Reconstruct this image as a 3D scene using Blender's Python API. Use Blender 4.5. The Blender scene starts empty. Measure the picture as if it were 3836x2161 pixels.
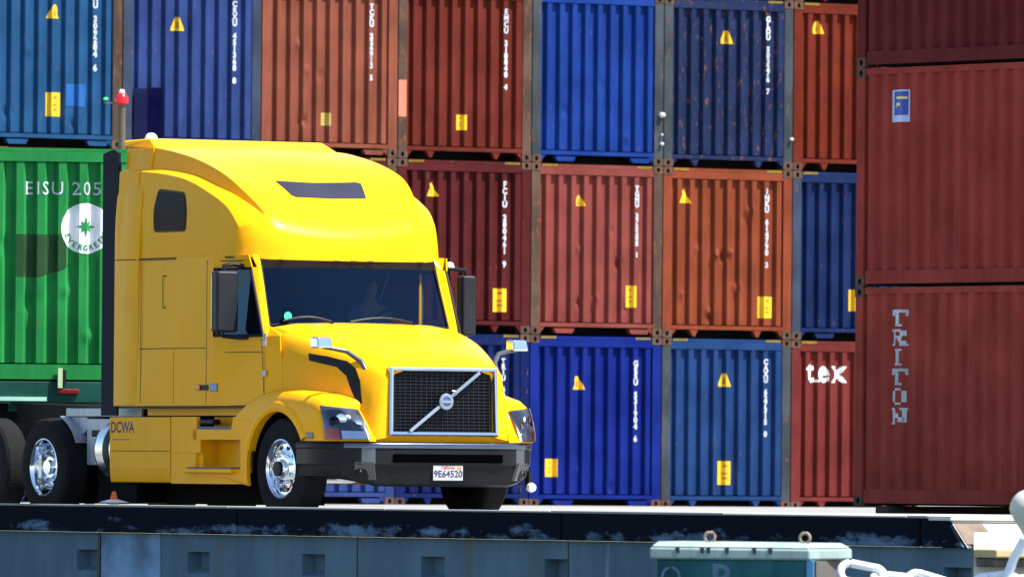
import bpy, bmesh, math, random
from math import radians as R, sin, cos, pi
from mathutils import Vector, Matrix
from mathutils.bvhtree import BVHTree
random.seed(7)
S = bpy.context.scene
COL = S.collection

# ------------------------------------------------------------------ camera, sky, sun, exposure
CAM_Z = .47
cam = bpy.data.cameras.new('camera'); camo = bpy.data.objects.new('camera', cam); COL.objects.link(camo)
cam.sensor_width = 36; cam.lens = 36 * 40000 / 3836; cam.clip_start = .5; cam.clip_end = 3000
pitch = math.atan((1775 - 1080.5) / 40000); ROLL = .008
camo.matrix_world = Matrix.Translation((0, 0, CAM_Z)) @ Matrix.Rotation(pi / 2 + pitch, 4, 'X') @ Matrix.Rotation(ROLL, 4, 'Z')
cam.dof.use_dof = True; cam.dof.focus_distance = 110; cam.dof.aperture_fstop = 6.3
S.camera = camo
SUN_EL, SUN_H = R(58), Vector((.951, -.309))
sdir = Vector((SUN_H.x * cos(SUN_EL), SUN_H.y * cos(SUN_EL), sin(SUN_EL))).normalized()
w = bpy.data.worlds.new('World'); S.world = w; w.use_nodes = True
nt = w.node_tree; bg = nt.nodes['Background']
sky = nt.nodes.new('ShaderNodeTexSky'); sky.sky_type = 'NISHITA'; sky.sun_disc = False
sky.sun_elevation = SUN_EL; sky.sun_rotation = math.atan2(sdir.x, sdir.y)
sky.air_density = 1.0; sky.dust_density = .3; sky.ozone_density = 2.0
nt.links.new(sky.outputs[0], bg.inputs[0]); bg.inputs[1].default_value = .12
sl = bpy.data.lights.new('sun', 'SUN'); sl.energy = 5.0; sl.angle = R(.5); sl.color = (1, .98, .92)
so = bpy.data.objects.new('sun', sl); COL.objects.link(so)
so.rotation_euler = sdir.to_track_quat('Z', 'Y').to_euler()
S.view_settings.view_transform = 'Standard'; S.view_settings.look = 'None'
S.view_settings.exposure = 1.1; S.view_settings.gamma = 1

# ------------------------------------------------------------------ materials
def nodes(name):
    m = bpy.data.materials.new(name); m.use_nodes = True
    return m, m.node_tree, m.node_tree.nodes['Principled BSDF']
def N(t, kind, **kw):
    n = t.nodes.new(kind)
    for k, v in kw.items():
        if k in n.inputs: n.inputs[k].default_value = v
        else: setattr(n, k, v)
    return n
def coords(t, scale=(1, 1, 1)):
    tc = t.nodes.new('ShaderNodeTexCoord'); mp = t.nodes.new('ShaderNodeMapping')
    mp.inputs['Scale'].default_value = scale; t.links.new(tc.outputs['Object'], mp.inputs[0])
    oi = t.nodes.new('ShaderNodeObjectInfo'); ad = N(t, 'ShaderNodeVectorMath', operation='ADD')
    ml = N(t, 'ShaderNodeMath', operation='MULTIPLY'); ml.inputs[1].default_value = 37
    t.links.new(oi.outputs['Random'], ml.inputs[0]); t.links.new(ml.outputs[0], ad.inputs[1]); t.links.new(mp.outputs[0], ad.inputs[0])
    return ad.outputs[0]
def ramp(t, src, p0, p1, c0=(0, 0, 0, 1), c1=(1, 1, 1, 1)):
    r = t.nodes.new('ShaderNodeValToRGB'); e = r.color_ramp.elements
    e[0].position, e[1].position = p0, p1; e[0].color, e[1].color = c0, c1
    t.links.new(src, r.inputs[0]); return r.outputs[0]
def mix(t, f, a, b, mode='MIX'):
    n = t.nodes.new('ShaderNodeMix'); n.data_type = 'RGBA'; n.blend_type = mode
    for s, i in ((f, 0), (a, 6), (b, 7)):
        if hasattr(s, 'links'): t.links.new(s, n.inputs[i])
        else: n.inputs[i].default_value = s if i == 0 else (*s[:3], 1)
    return n.outputs[2]
_mc = {}
def paint(name, col, rough=.5, metal=0, vary=.12, dirt=0, rust=0, coat=0, bump=0, spec=.18, bscale=3, fade=0):
    if name in _mc: return _mc[name]
    m, t, b = nodes(name)
    c = col
    o = coords(t)
    n1 = N(t, 'ShaderNodeTexNoise', Scale=1.6, Detail=5.0); t.links.new(o, n1.inputs['Vector'])
    dk = tuple(x * (1 - vary) for x in col); lt = tuple(min(1, x * (1 + vary) + .02 * vary) for x in col)
    c = ramp(t, n1.outputs[0], .35, .65, (*dk, 1), (*lt, 1))
    if fade:
        o4 = coords(t, (6, 6, .9)); n4 = N(t, 'ShaderNodeTexNoise', Scale=2.2, Detail=6.0, Roughness=.65); t.links.new(o4, n4.inputs['Vector'])
        pale = tuple(min(1, x * 1.3 + .006) for x in col)
        c = mix(t, ramp(t, n4.outputs[0], .5, .72, (0, 0, 0, 1), (fade, fade, fade, 1)), c, pale)
    if dirt:
        o2 = coords(t, (7, 7, .45)); n2 = N(t, 'ShaderNodeTexNoise', Scale=2.0, Detail=6.0, Roughness=.6); t.links.new(o2, n2.inputs['Vector'])
        c = mix(t, ramp(t, n2.outputs[0], .5, .75, (0, 0, 0, 1), (dirt, dirt, dirt, 1)), c, tuple(x * .45 + .006 for x in col))
    if rust:
        o3 = coords(t, (4, 4, 1.3)); n3 = N(t, 'ShaderNodeTexNoise', Scale=4.5, Detail=8.0, Roughness=.7); t.links.new(o3, n3.inputs['Vector'])
        c = mix(t, ramp(t, n3.outputs[0], .66 - rust * .12, .70 - rust * .1), c, (.16, .06, .025))
    if hasattr(c, 'links'): t.links.new(c, b.inputs['Base Color'])
    b.inputs['Roughness'].default_value = rough; b.inputs['Metallic'].default_value = metal
    b.inputs['Specular IOR Level'].default_value = spec
    if coat: b.inputs['Coat Weight'].default_value = coat; b.inputs['Coat Roughness'].default_value = .05
    if bump:
        nb = N(t, 'ShaderNodeTexNoise', Scale=bscale, Detail=3.0); t.links.new(o, nb.inputs['Vector'])
        bp = N(t, 'ShaderNodeBump', Distance=.02, Strength=bump); t.links.new(nb.outputs[0], bp.inputs['Height']); t.links.new(bp.outputs[0], b.inputs['Normal'])
    _mc[name] = m; return m
def plain(name, col, rough=.5, metal=0, emit=0, spec=.5):
    if name in _mc: return _mc[name]
    m, t, b = nodes(name)
    b.inputs['Base Color'].default_value = (*col, 1); b.inputs['Roughness'].default_value = rough; b.inputs['Metallic'].default_value = metal
    b.inputs['Specular IOR Level'].default_value = spec
    if emit: b.inputs['Emission Color'].default_value = (*col, 1); b.inputs['Emission Strength'].default_value = emit
    _mc[name] = m; return m
def glass(name, tint=.35, col=(.5, .75, .9), gcol=(.9, .95, 1)):
    if name in _mc: return _mc[name]
    m, t, b = nodes(name); out = t.nodes['Material Output']; t.nodes.remove(b)
    tr = t.nodes.new('ShaderNodeBsdfTransparent'); tr.inputs[0].default_value = (*(x * tint for x in col), 1)
    gl = t.nodes.new('ShaderNodeBsdfGlossy'); gl.inputs['Roughness'].default_value = .02; gl.inputs[0].default_value = (*gcol, 1)
    fr = N(t, 'ShaderNodeFresnel', IOR=1.5); ms = t.nodes.new('ShaderNodeMixShader')
    t.links.new(fr.outputs[0], ms.inputs[0]); t.links.new(tr.outputs[0], ms.inputs[1]); t.links.new(gl.outputs[0], ms.inputs[2])
    t.links.new(ms.outputs[0], out.inputs[0]); _mc[name] = m; return m

YEL = paint('yellow_paint', (.97, .415, .006), .28, vary=.03, spec=.05, coat=.05, bump=.03, bscale=1.5, dirt=.10)
YDK = paint('seam_shadow_gap', (.16, .08, .004), .6)
BLK = paint('black_plastic', (.008, .008, .009), .5, spec=.2)
RUB = paint('tyre_rubber', (.010, .0098, .010), .9, spec=.15, bump=.3, bscale=30)
GRY = paint('bumper_grey', (.05, .054, .06), .3, spec=.6)
CHR = paint('chrome', (.75, .77, .8), .09, 1, vary=.03)
ALU = paint('polished_aluminium', (.62, .64, .68), .22, 1, vary=.06)
ALD = paint('dull_aluminium', (.42, .44, .47), .5, .6, dirt=.4)
TRD = paint('step_tread_grey', (.14, .15, .18), .6)
CHS = paint('chassis_black', (.004, .004, .0045), .8, spec=.08)
WSH = glass('windshield_glass', .60, (.7, .85, .95), (.28, .55, .95))
SGL = paint('dark_sleeper_glass', (.002, .004, .012), .2, spec=.03)
SKY = paint('skylight_glass', (.028, .026, .04), .4, spec=.2)
INT = paint('cab_interior', (.025, .028, .04), .8)
AMB = plain('amber_lens', (.75, .18, .02), .2)
REDL = plain('red_lens', (.18, .006, .004), .3)
WHT = paint('white_paint', (.8, .8, .78), .45, vary=.05)
PLT = plain('plate_white', (.45, .45, .48), .5)
INK = plain('ink_dark', (.03, .03, .08), .6)
INKR = plain('ink_red', (.5, .08, .04), .6)
LETW = paint('letter_white', (.50, .52, .56), .6, vary=.2, dirt=.5)
LBY = paint('label_yellow', (.80, .45, .02), .5, vary=.1, dirt=.35)
LBF = paint('label_yellow_faded', (.45, .34, .08), .6, vary=.25, dirt=.4)
LMK = plain('label_print', (.30, .17, .02), .6)
HAZ = paint('hazard_yellow', (.26, .17, .015), .6, vary=.2, dirt=.8)

# ------------------------------------------------------------------ mesh helpers
class MB:
    def __init__(s): s.v = []; s.f = []; s.m = []
    def add(s, vs, fs, mi=0):
        o = len(s.v); s.v += [tuple(v) for v in vs]; s.f += [tuple(i + o for i in f) for f in fs]; s.m += [mi] * len(fs); return s
    def box(s, x0, x1, y0, y1, z0, z1, mi=0):
        v = [(x, y, z) for x in (x0, x1) for y in (y0, y1) for z in (z0, z1)]
        return s.add(v, [(0, 1, 3, 2), (4, 6, 7, 5), (0, 4, 5, 1), (2, 3, 7, 6), (0, 2, 6, 4), (1, 5, 7, 3)], mi)
    def hexa(s, q, mi=0):  # 8 pts: bottom 4 loop, top 4 loop
        return s.add(q, [(3, 2, 1, 0), (4, 5, 6, 7), (0, 1, 5, 4), (1, 2, 6, 5), (2, 3, 7, 6), (3, 0, 4, 7)], mi)
    def tube(s, pts, r, n=8, mi=0, closed=False):
        pts = [Vector(p) for p in pts]; rs = r if hasattr(r, '__len__') else [r] * len(pts); vs = []; L = len(pts)
        up = None
        for i, p in enumerate(pts):
            d = (pts[(i + 1) % L] - pts[i - 1]) if closed or 0 < i < L - 1 else (pts[1] - pts[0] if i == 0 else pts[-1] - pts[-2])
            d.normalize()
            if up is None: up = Vector((0, 0, 1)) if abs(d.z) < .9 else Vector((1, 0, 0))
            a = d.cross(up)
            if a.length < 1e-4: a = d.cross(Vector((1, 0, 0)))
            a.normalize(); b = a.cross(d).normalized()
            for k in range(n): t = 2 * pi * k / n; vs.append(p + (a * cos(t) + b * sin(t)) * rs[i])
        fs = []
        for i in range(L if closed else L - 1):
            for k in range(n):
                j = (i + 1) % L; fs.append((i * n + k, i * n + (k + 1) % n, j * n + (k + 1) % n, j * n + k))
        if not closed: fs += [tuple(range(n))[::-1], tuple(range((L - 1) * n, L * n))]
        return s.add(vs, fs, mi)
    def lathe(s, prof, n=40, axis='y', c=(0, 0, 0), mi=0, mats=None):  # prof: (radius, axial)
        vs = []; fs = []; L = len(prof)
        for r, a in prof:
            for k in range(n):
                t = 2 * pi * k / n; p = (r * cos(t), a, r * sin(t))
                if axis == 'z': p = (r * cos(t), r * sin(t), a)
                if axis == 'x': p = (a, r * cos(t), r * sin(t))
                vs.append((p[0] + c[0], p[1] + c[1], p[2] + c[2]))
        for i in range(L - 1):
            for k in range(n): fs.append((i * n + k, i * n + (k + 1) % n, (i + 1) * n + (k + 1) % n, (i + 1) * n + k))
        o = len(s.f); s.add(vs, fs, mi)
        if mats:
            for i in range(L - 1):
                for k in range(n): s.m[o + i * n + k] = mats[i]
        return s
    def grid(s, rows, mi=0, flip=False):
        h = len(rows); wd = len(rows[0]); vs = [p for r in rows for p in r]
        fs = [(i * wd + j, i * wd + j + 1, (i + 1) * wd + j + 1, (i + 1) * wd + j) for i in range(h - 1) for j in range(wd - 1)]
        if flip: fs = [f[::-1] for f in fs]
        return s.add(vs, fs, mi)
    def prism(s, poly, y0, y1, mi=0, ax='y'):  # poly in (x,z)
        n = len(poly); P = (lambda a, b, c: (a, c, b)) if ax == 'y' else (lambda a, b, c: (a, b, c)) if ax == 'z' else (lambda a, b, c: (c, a, b))
        vs = [P(a, b, y0) for a, b in poly] + [P(a, b, y1) for a, b in poly]
        fs = [tuple(range(n)), tuple(range(n, 2 * n))[::-1]] + [(i, i + n, (i + 1) % n + n, (i + 1) % n) for i in range(n)]
        return s.add(vs, fs, mi)
    def build(s, name, mats, parent=None, smooth=None, bevel=0, recalc=True, label=None, solid=0, weld=False):
        me = bpy.data.meshes.new(name); me.from_pydata(s.v, [], s.f)
        for m in (mats if isinstance(mats, (list, tuple)) else [mats]): me.materials.append(m)
        me.polygons.foreach_set('material_index', s.m)
        if recalc or weld:
            bm = bmesh.new(); bm.from_mesh(me)
            if weld: bmesh.ops.remove_doubles(bm, verts=bm.verts, dist=1e-4)
            if recalc: bmesh.ops.recalc_face_normals(bm, faces=bm.faces)
            bm.to_mesh(me); bm.free()
        if smooth:
            me.polygons.foreach_set('use_smooth', [True] * len(me.polygons)); me.set_sharp_from_angle(angle=R(smooth))
        o = bpy.data.objects.new(name, me); COL.objects.link(o)
        if parent: o.parent = parent
        if solid:
            md = o.modifiers.new('thickness', 'SOLIDIFY'); md.thickness = solid; md.offset = 0
        if bevel:
            md = o.modifiers.new('bevel', 'BEVEL'); md.width = bevel; md.segments = 2; md.limit_method = 'ANGLE'; md.angle_limit = R(40)
            if not smooth: me.polygons.foreach_set('use_smooth', [True] * len(me.polygons)); me.set_sharp_from_angle(angle=R(180)); md.harden_normals = True
        if label: o['label'] = label
        return o
def thing(name, label, cat, loc=(0, 0, 0), rz=0, group=None):
    o = bpy.data.objects.new(name, None); COL.objects.link(o); o.location = loc; o.rotation_euler = (0, 0, rz); o.empty_display_size = .2
    o['label'] = label; o['category'] = cat
    if group: o['group'] = group
    return o
def tag(o, label, cat, group=None):
    o['label'] = label; o['category'] = cat
    if group: o['group'] = group
    return o
def struct(o, kind='structure', label=None):
    o['kind'] = kind
    if label: o['label'] = label
    return o
def text_mesh(txt, size, stack=False, bold=0, spacing=1.0):
    """flat lettering in the XZ plane centred on the origin -> bmesh"""
    bm = bmesh.new()
    items = [(c, 0, -i * size * 1.12) for i, c in enumerate(txt)] if stack else [(txt, 0, 0)]
    for c, ox, oz in items:
        if not c.strip(): continue
        cu = bpy.data.curves.new('letters', 'FONT'); cu.body = c; cu.size = size * 1.38; cu.align_x = 'CENTER'; cu.offset = bold; cu.space_character = spacing
        cu.resolution_u = 3
        o = bpy.data.objects.new('letters', cu); COL.objects.link(o)
        dg = bpy.context.evaluated_depsgraph_get(); me = bpy.data.meshes.new_from_object(o.evaluated_get(dg))
        me.transform(Matrix.Translation((ox, 0, oz)) @ Matrix.Rotation(pi / 2, 4, 'X')); bm.from_mesh(me)
        bpy.data.objects.remove(o); bpy.data.curves.remove(cu); bpy.data.meshes.remove(me)
    return bm
def bm_obj(bm, name, mat, parent):
    me = bpy.data.meshes.new(name); bm.to_mesh(me); bm.free(); me.materials.append(mat)
    o = bpy.data.objects.new(name, me); COL.objects.link(o); o.parent = parent; return o
def catmull(P, n):
    P = [Vector(p) for p in P]; out = []
    for i in range(len(P) - 1):
        p0 = P[i - 1] if i else P[0] * 2 - P[1]; p1, p2 = P[i], P[i + 1]; p3 = P[i + 2] if i + 2 < len(P) else P[-1] * 2 - P[-2]
        for k in range(n):
            t = k / n; out.append(.5 * ((2 * p1) + (p2 - p0) * t + (2 * p0 - 5 * p1 + 4 * p2 - p3) * t * t + (3 * p1 - p0 - 3 * p2 + p3) * t ** 3))
    return out + [P[-1]]
def lerp(a, b, t): return a + (b - a) * t

# ------------------------------------------------------------------ the setting: quay, water
DK = R(32); DP = Vector((0, 103, 0)); dd = Vector((sin(DK), -cos(DK), 0)); dn = Vector((cos(DK), sin(DK), 0))  # along the quay / inland
END = 7.85                                    # where the quay's face ends (metres along dd)
def Q(s, i, z): p = DP + dd * s + dn * i; return (p.x, p.y, z)
m, t, b = nodes('concrete_pavement')
o = coords(t); n1 = N(t, 'ShaderNodeTexNoise', Scale=.25, Detail=8.0); t.links.new(o, n1.inputs['Vector'])
t.links.new(ramp(t, n1.outputs[0], .3, .7, (.22, .21, .19, 1), (.31, .30, .28, 1)), b.inputs['Base Color']); b.inputs['Roughness'].default_value = .85; PAV = m
m, t, b = nodes('quay_wall_concrete')
o = coords(t, (1, 1, .35)); n1 = N(t, 'ShaderNodeTexNoise', Scale=1.5, Detail=9.0, Roughness=.65); t.links.new(o, n1.inputs['Vector'])
c = ramp(t, n1.outputs[0], .3, .72, (.05, .10, .14, 1), (.11, .18, .23, 1))
o2 = coords(t, (2.2, 2.2, .12)); n2 = N(t, 'ShaderNodeTexNoise', Scale=1.3, Detail=5.0); t.links.new(o2, n2.inputs['Vector'])
c = mix(t, ramp(t, n2.outputs[0], .58, .72), c, (.10, .115, .10)); c2 = ramp(t, n2.outputs[0], .26, .34, (1, 1, 1, 1), (0, 0, 0, 1)); c = mix(t, c2, c, (.24, .33, .42))
t.links.new(c, b.inputs['Base Color']); b.inputs['Roughness'].default_value = .9
bp = N(t, 'ShaderNodeBump', Distance=.03, Strength=.5); t.links.new(n1.outputs[0], bp.inputs['Height']); t.links.new(bp.outputs[0], b.inputs['Normal']); QW = m
m, t, b = nodes('fender_timber')
o = coords(t, (.8, .8, 2.5)); n1 = N(t, 'ShaderNodeTexNoise', Scale=2.2, Detail=8.0, Roughness=.7); t.links.new(o, n1.inputs['Vector'])
tc = t.nodes.new('ShaderNodeTexCoord'); sx = t.nodes.new('ShaderNodeSeparateXYZ'); t.links.new(tc.outputs['Object'], sx.inputs[0])
mr = N(t, 'ShaderNodeMapRange'); t.links.new(sx.outputs[2], mr.inputs[0]); mr.inputs[1].default_value = -.09; mr.inputs[2].default_value = .03; mr.inputs[3].default_value = .17; mr.inputs[4].default_value = -.06
ad = N(t, 'ShaderNodeMath', operation='ADD'); t.links.new(n1.outputs[0], ad.inputs[0]); t.links.new(mr.outputs[0], ad.inputs[1])
c = mix(t, ramp(t, ad.outputs[0], .65, .80), (.004, .006, .012), (.11, .18, .27))
t.links.new(c, b.inputs['Base Color']); b.inputs['Roughness'].default_value = .85; b.inputs['Specular IOR Level'].default_value = .05; FT = m
WC = paint('white_concrete', (.62, .58, .50), .8, vary=.1, bump=.2)
BRC = paint('weathered_brown_concrete', (.16, .12, .09), .9, vary=.45, bump=.8, bscale=8)
TAN = paint('tan_ledge', (.55, .42, .22), .8, vary=.15)
g = MB().add([Q(-300, .3, 0), Q(END - .3, .3, 0), Q(END - .3, 500, 0), Q(-300, 500, 0)], [(0, 1, 2, 3)])
struct(g.build('pavement', PAV, recalc=False))
ap = MB().grid([[Q(-4.2, .3, .004), Q(-4.2, 48, .004)], [Q(-1, .3, .119), Q(-1, 48, .005)], [Q(END - .62, .3, .119), Q(END - .62, 48, .005)], [Q(END - .3, .3, .074), Q(END - .3, 48, .0045)]])
struct(ap.build('concrete_apron', paint('pale_concrete', (.40, .39, .36), .85, vary=.12), recalc=False))
# kerb: a real step along the edge, chamfered end
def qbar(mb, s0, s1, i0, i1, z0, z1, mi=0, ch=0):
    mb.hexa([Q(s0, i0, z0), Q(s1 + ch, i0, z0), Q(s1 + ch, i1, z0), Q(s0, i1, z0), Q(s0, i0, z1), Q(s1, i0, z1), Q(s1, i1, z1), Q(s0, i1, z1)], mi); return mb
k = MB(); s = -60.0
while s < END - .62:
    e = min(s + 3.04, END - .62); qbar(k, s + .008, e - .008, -.055, .297, .1, .122 + random.uniform(-.004, .004)); s += 3.04
struct(k.build('kerb', PAV, bevel=.015))
# quay wall with rows of pockets
pocks = []; s = -8.48 - 2.265 * 10
while s < END: pocks.append(s); s += 2.265
wl = MB(); WI = .03; z0w, z1w = -2.4, -.165; pz0, pz1 = -.56, -.34; prev = -60
for s in pocks:
    if s + .42 > END: break
    wl.add([Q(prev, WI, z0w), Q(s, WI, z0w), Q(s, WI, z1w), Q(prev, WI, z1w)], [(0, 1, 2, 3)])
    e = s + .44
    wl.add([Q(s, WI, z0w), Q(e, WI, z0w), Q(e, WI, pz0), Q(s, WI, pz0)], [(0, 1, 2, 3)])
    wl.add([Q(s, WI, pz1), Q(e, WI, pz1), Q(e, WI, z1w), Q(s, WI, z1w)], [(0, 1, 2, 3)])
    q = [Q(s, WI, pz0), Q(e, WI, pz0), Q(e, WI, pz1), Q(s, WI, pz1), Q(s + .03, .17, pz0 + .05), Q(e, .17, pz0 + .05), Q(e, .17, pz1), Q(s + .03, .17, pz1)]
    wl.add(q, [(0, 1, 5, 4), (1, 2, 6, 5), (2, 3, 7, 6), (3, 0, 4, 7), (4, 5, 6, 7)], 0)
    prev = e
wl.add([Q(prev, WI, z0w), Q(END, WI, z0w), Q(END, WI, z1w), Q(prev, WI, z1w)], [(0, 1, 2, 3)])
for s in (-12.63, -2.9, 1.0, 5.2):  # expansion joints
    qbar(wl, s, s + .02, WI - .004, WI + .01, z0w, z1w, 1)
# end face (sunlit return wall) and its weathered patch
wl.add([Q(END, WI, z0w), Q(END, 60, z0w), Q(END, 60, -.02), Q(END, WI, -.02)], [(0, 1, 2, 3)], 2)
wl.add([Q(-60, WI, z1w), Q(END, WI, z1w), Q(END, .3, z1w), Q(-60, .3, z1w)], [(0, 1, 2, 3)])
wall = struct(wl.build('quay_wall', [QW, BLK, WC], recalc=False))
fb = MB(); s = -60.0
while s < END - .4:
    e = min(s + 6.1, END - .32); last = e > END - .34
    qbar(fb, s + .012, e - .012, -.05, .296, -.16, .098, 0, .27 if last else 0); s += 6.1
struct(fb.build('fender_beam', FT, bevel=.012), label='black fender timber bolted along the quay edge, scuffed pale blue')
# quay end: top slab, sunlit return face with its weathered patch, tan ledge
cp = MB(); qbar(cp, END - .612, END - .255, -.055, 40, .080, .124); qbar(cp, END - .60, END - .262, -.03, 40, .062, .0795, 1)
struct(cp.build('quay_return_cap', [WC, ALD], bevel=.01))
ef = MB(); ef.add([Q(END - .02, -.02, -.165), Q(END - .02, 40, -.165), Q(END - .28, 40, .06), Q(END - .28, -.02, .06)], [(0, 1, 2, 3)]); ef.add([Q(END - .9, .3, -.165), Q(END - .02, .3, -.165), Q(END - .28, .3, .06), Q(END - .9, .3, .06)], [(0, 1, 2, 3)])
struct(ef.build('quay_return_face', WC, recalc=False))
pt = MB(); pt.add([Q(END - .264, -.01, .057), Q(END - .264, .30, .057), Q(END - .012, .36, -.16), Q(END - .012, -.01, -.16)], [(0, 1, 2, 3)])
struct(pt.build('quay_return_patch', BRC, recalc=False))
lg = MB(); qbar(lg, END - .05, END + .35, .03, 40, -.25, -.168); qbar(lg, END, END + .3, .05, 40, -.33, -.253, 1)
struct(lg.build('quay_return_ledge', [TAN, BRC], bevel=.02))
rp = MB(); qbar(rp, -7.95, -6.75, WI - .012, WI + .01, z0w, -.17); struct(rp.build('repair_panel', paint('pale_blue_concrete', (.15, .24, .35), .9, vary=.45, bump=.5, bscale=6)))
dr = MB()
for s in (-10.9, 3.0): qbar(dr, s, s + .34, WI - .02, WI + .02, -.24, -.185); 
qbar(dr, -8.05, -7.98, WI - .01, WI + .01, -.9, -.17)
struct(dr.build('drain_outlet', BLK, bevel=.01))
m, t, b = nodes('sea_water')
o = coords(t, (1, .6, 1)); n1 = N(t, 'ShaderNodeTexNoise', Scale=.9, Detail=5.0); t.links.new(o, n1.inputs['Vector'])
bp = N(t, 'ShaderNodeBump', Distance=.25, Strength=.6); t.links.new(n1.outputs[0], bp.inputs['Height']); t.links.new(bp.outputs[0], b.inputs['Normal'])
b.inputs['Base Color'].default_value = (.012, .035, .04, 1); b.inputs['Roughness'].default_value = .08
struct(MB().add([(-400, -60, -2.0), (400, -60, -2.0), (400, 160, -2.0), (-400, 160, -2.0)], [(0, 1, 2, 3)]).build('water', m, recalc=False))

# ------------------------------------------------------------------ shipping containers
CW, CH, CL = 2.438, 2.591, 12.19
NE = 9; EP = (CW - .32) / NE
def eprof(x):  # corrugation depth of the end wall at x
    u = ((x + CW / 2 - .16) % EP) / EP
    if x < -CW / 2 + .17 or x > CW / 2 - .17: return .014
    for a, b, c, d in ((0, .36, .076, .076), (.36, .50, .076, .014), (.50, .86, .014, .014), (.86, 1.01, .014, .076)):
        if a <= u <= b: return c + (d - c) * (u - a) / (b - a)
    return .07
def ebreaks():
    out = []
    for k in range(NE):
        x = -CW / 2 + .16 + k * EP; out += [x, x + .36 * EP, x + .50 * EP, x + .86 * EP]
    return out + [CW / 2 - .16]
EB = ebreaks()
def end_wall_mesh(dents=()):
    mb = MB(); xs = EB; zs = [.2 + i * (2.42 - .2) / 44 for i in range(45)] if dents else [.2, 2.42]
    xx = []
    for i, x in enumerate(xs[:-1]):
        xx.append(x)
        if dents: xx += [lerp(x, xs[i + 1], .33), lerp(x, xs[i + 1], .67)]
    xx.append(xs[-1])
    rows = []
    for z in zs:
        r = []
        for x in xx:
            y = eprof(x + 1e-5 if x < .5 else x - 1e-5)
            for dx, dz, rad, am in dents: y += am * math.exp(-((x - dx) ** 2 + (z - dz) ** 2) / rad ** 2)
            r.append((x, y, z))
        rows.append(r)
    return mb.grid(rows)
def side_wall_mb(sx):
    mb = MB(); n = 42; p = (CL - .34) / n; ys = []
    for k in range(n):
        y = .17 + k * p; ys += [(y, .05), (y + .30 * p, .05), (y + .46 * p, 0), (y + .84 * p, 0)]
    ys.append((CL - .17, .05))
    x = lambda d: sx * (CW / 2 - .012 - d)
    return mb.grid([[(x(d), y, .16) for y, d in ys], [(x(d), y, 2.53) for y, d in ys]])
def frame_mb(style):
    mb = MB(); h = CW / 2
    for sx in (-1, 1):
        for y0, y1 in ((0, .15), (CL - .15, CL)):
            x0, x1 = sorted((sx * h, sx * (h - .16))); mb.box(x0 + (.002 if sx < 0 else 0), x1 - (.002 if sx > 0 else 0), y0 + .002, y1 - .002, .118, 2.473)
        x0, x1 = sorted((sx * (h - .004), sx * (h - .07))); mb.box(x0, x1, .18, CL - .18, 2.51, 2.585, 1); mb.box(x0, x1, .18, CL - .18, .03, .19, 1)
    for y0, y1 in ((.003, .12), (CL - .12, CL - .003)):
        mb.box(-h + .162, h - .162, y0, y1, .02 if style == 2 else .125, .185, 1); mb.box(-h + .162, h - .162, y0 + .003, y1 - .003, 2.425, 2.535, 1)
    if style == 0:   # two flat shoes under the sill
        for a in (-.78, .62): mb.hexa([(a + .04, .01, .03), (a + .34, .01, .03), (a + .34, .11, .03), (a + .04, .11, .03), (a, .01, .10), (a + .38, .01, .10), (a + .38, .11, .10), (a, .11, .10)], 1)
    elif style == 1:  # small triangular lugs
        for a in (-.62, .58): mb.prism([(a - .08, .125), (a + .08, .125), (a + .02, .02), (a - .02, .02)], .01, .1, 1)
    for sx in (-1, 1): mb.prism([(sx * (h - .162), .125), (sx * (h - .27), .125), (sx * (h - .17), .02)], .01, .1, 1)
    return mb
def casting_mb():
    mb = MB()
    # block with a real oval hole on its outer face
    n = 14; hole = [(.085 + .030 * cos(2 * pi * k / n), .059 + .040 * sin(2 * pi * k / n)) for k in range(n)]
    rect = []
    for hx, hz in hole:
        dx, dz = hx - .085, hz - .059; s = min((.089 if dx > 0 else .085) / max(abs(dx), 1e-6), .059 / max(abs(dz), 1e-6)); rect.append((.085 + dx * s, .059 + dz * s))
    for i in range(n):
        j = (i + 1) % n
        mb.add([(hole[i][0], 0, hole[i][1]), (hole[j][0], 0, hole[j][1]), (rect[j][0], 0, rect[j][1]), (rect[i][0], 0, rect[i][1])], [(0, 1, 2, 3)])
        mb.add([(hole[i][0], 0, hole[i][1]), (hole[i][0], .05, hole[i][1]), (hole[j][0], .05, hole[j][1]), (hole[j][0], 0, hole[j][1])], [(0, 1, 2, 3)], 1)
    mb.add([(x, .05, z) for x, z in hole], [tuple(range(n))], 1)
    x0, x1 = 0, .174
    v = [(x, y, z) for x in (x0, x1) for y in (.002, .16) for z in (0, .118)]
    mb.add(v, [(0, 1, 3, 2), (4, 6, 7, 5), (2, 3, 7, 6), (0, 2, 6, 4), (1, 5, 7, 3)])
    return mb
_meshcache = {}
def shared(key, mbf, name, mats, parent, **kw):
    if key in _meshcache:
        me = _meshcache[key].copy()
        for i, mm in enumerate(mats): me.materials[i] = mm
        o = bpy.data.objects.new(name, me); COL.objects.link(o); o.parent = parent; return o
    o = mbf().build(name, mats, parent, **kw); _meshcache[key] = o.data; return o
def drape_end(bm, name, mat, parent, off=.003):
    """cut a flat XZ decal at the corrugation breaks and lay it on the end wall"""
    for x in EB:
        bmesh.ops.bisect_plane(bm, geom=bm.verts[:] + bm.edges[:] + bm.faces[:], plane_co=(x, 0, 0), plane_no=(1, 0, 0))
    for v in bm.verts: v.co.y = eprof(v.co.x) - off
    for f in bm.faces:
        if f.normal.y > 0: f.normal_flip()
    return bm_obj(bm, name, mat, parent)
def poly_bm(pts):
    bm = bmesh.new(); bm.faces.new([bm.verts.new((x, 0, z)) for x, z in pts]); return bm
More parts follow.
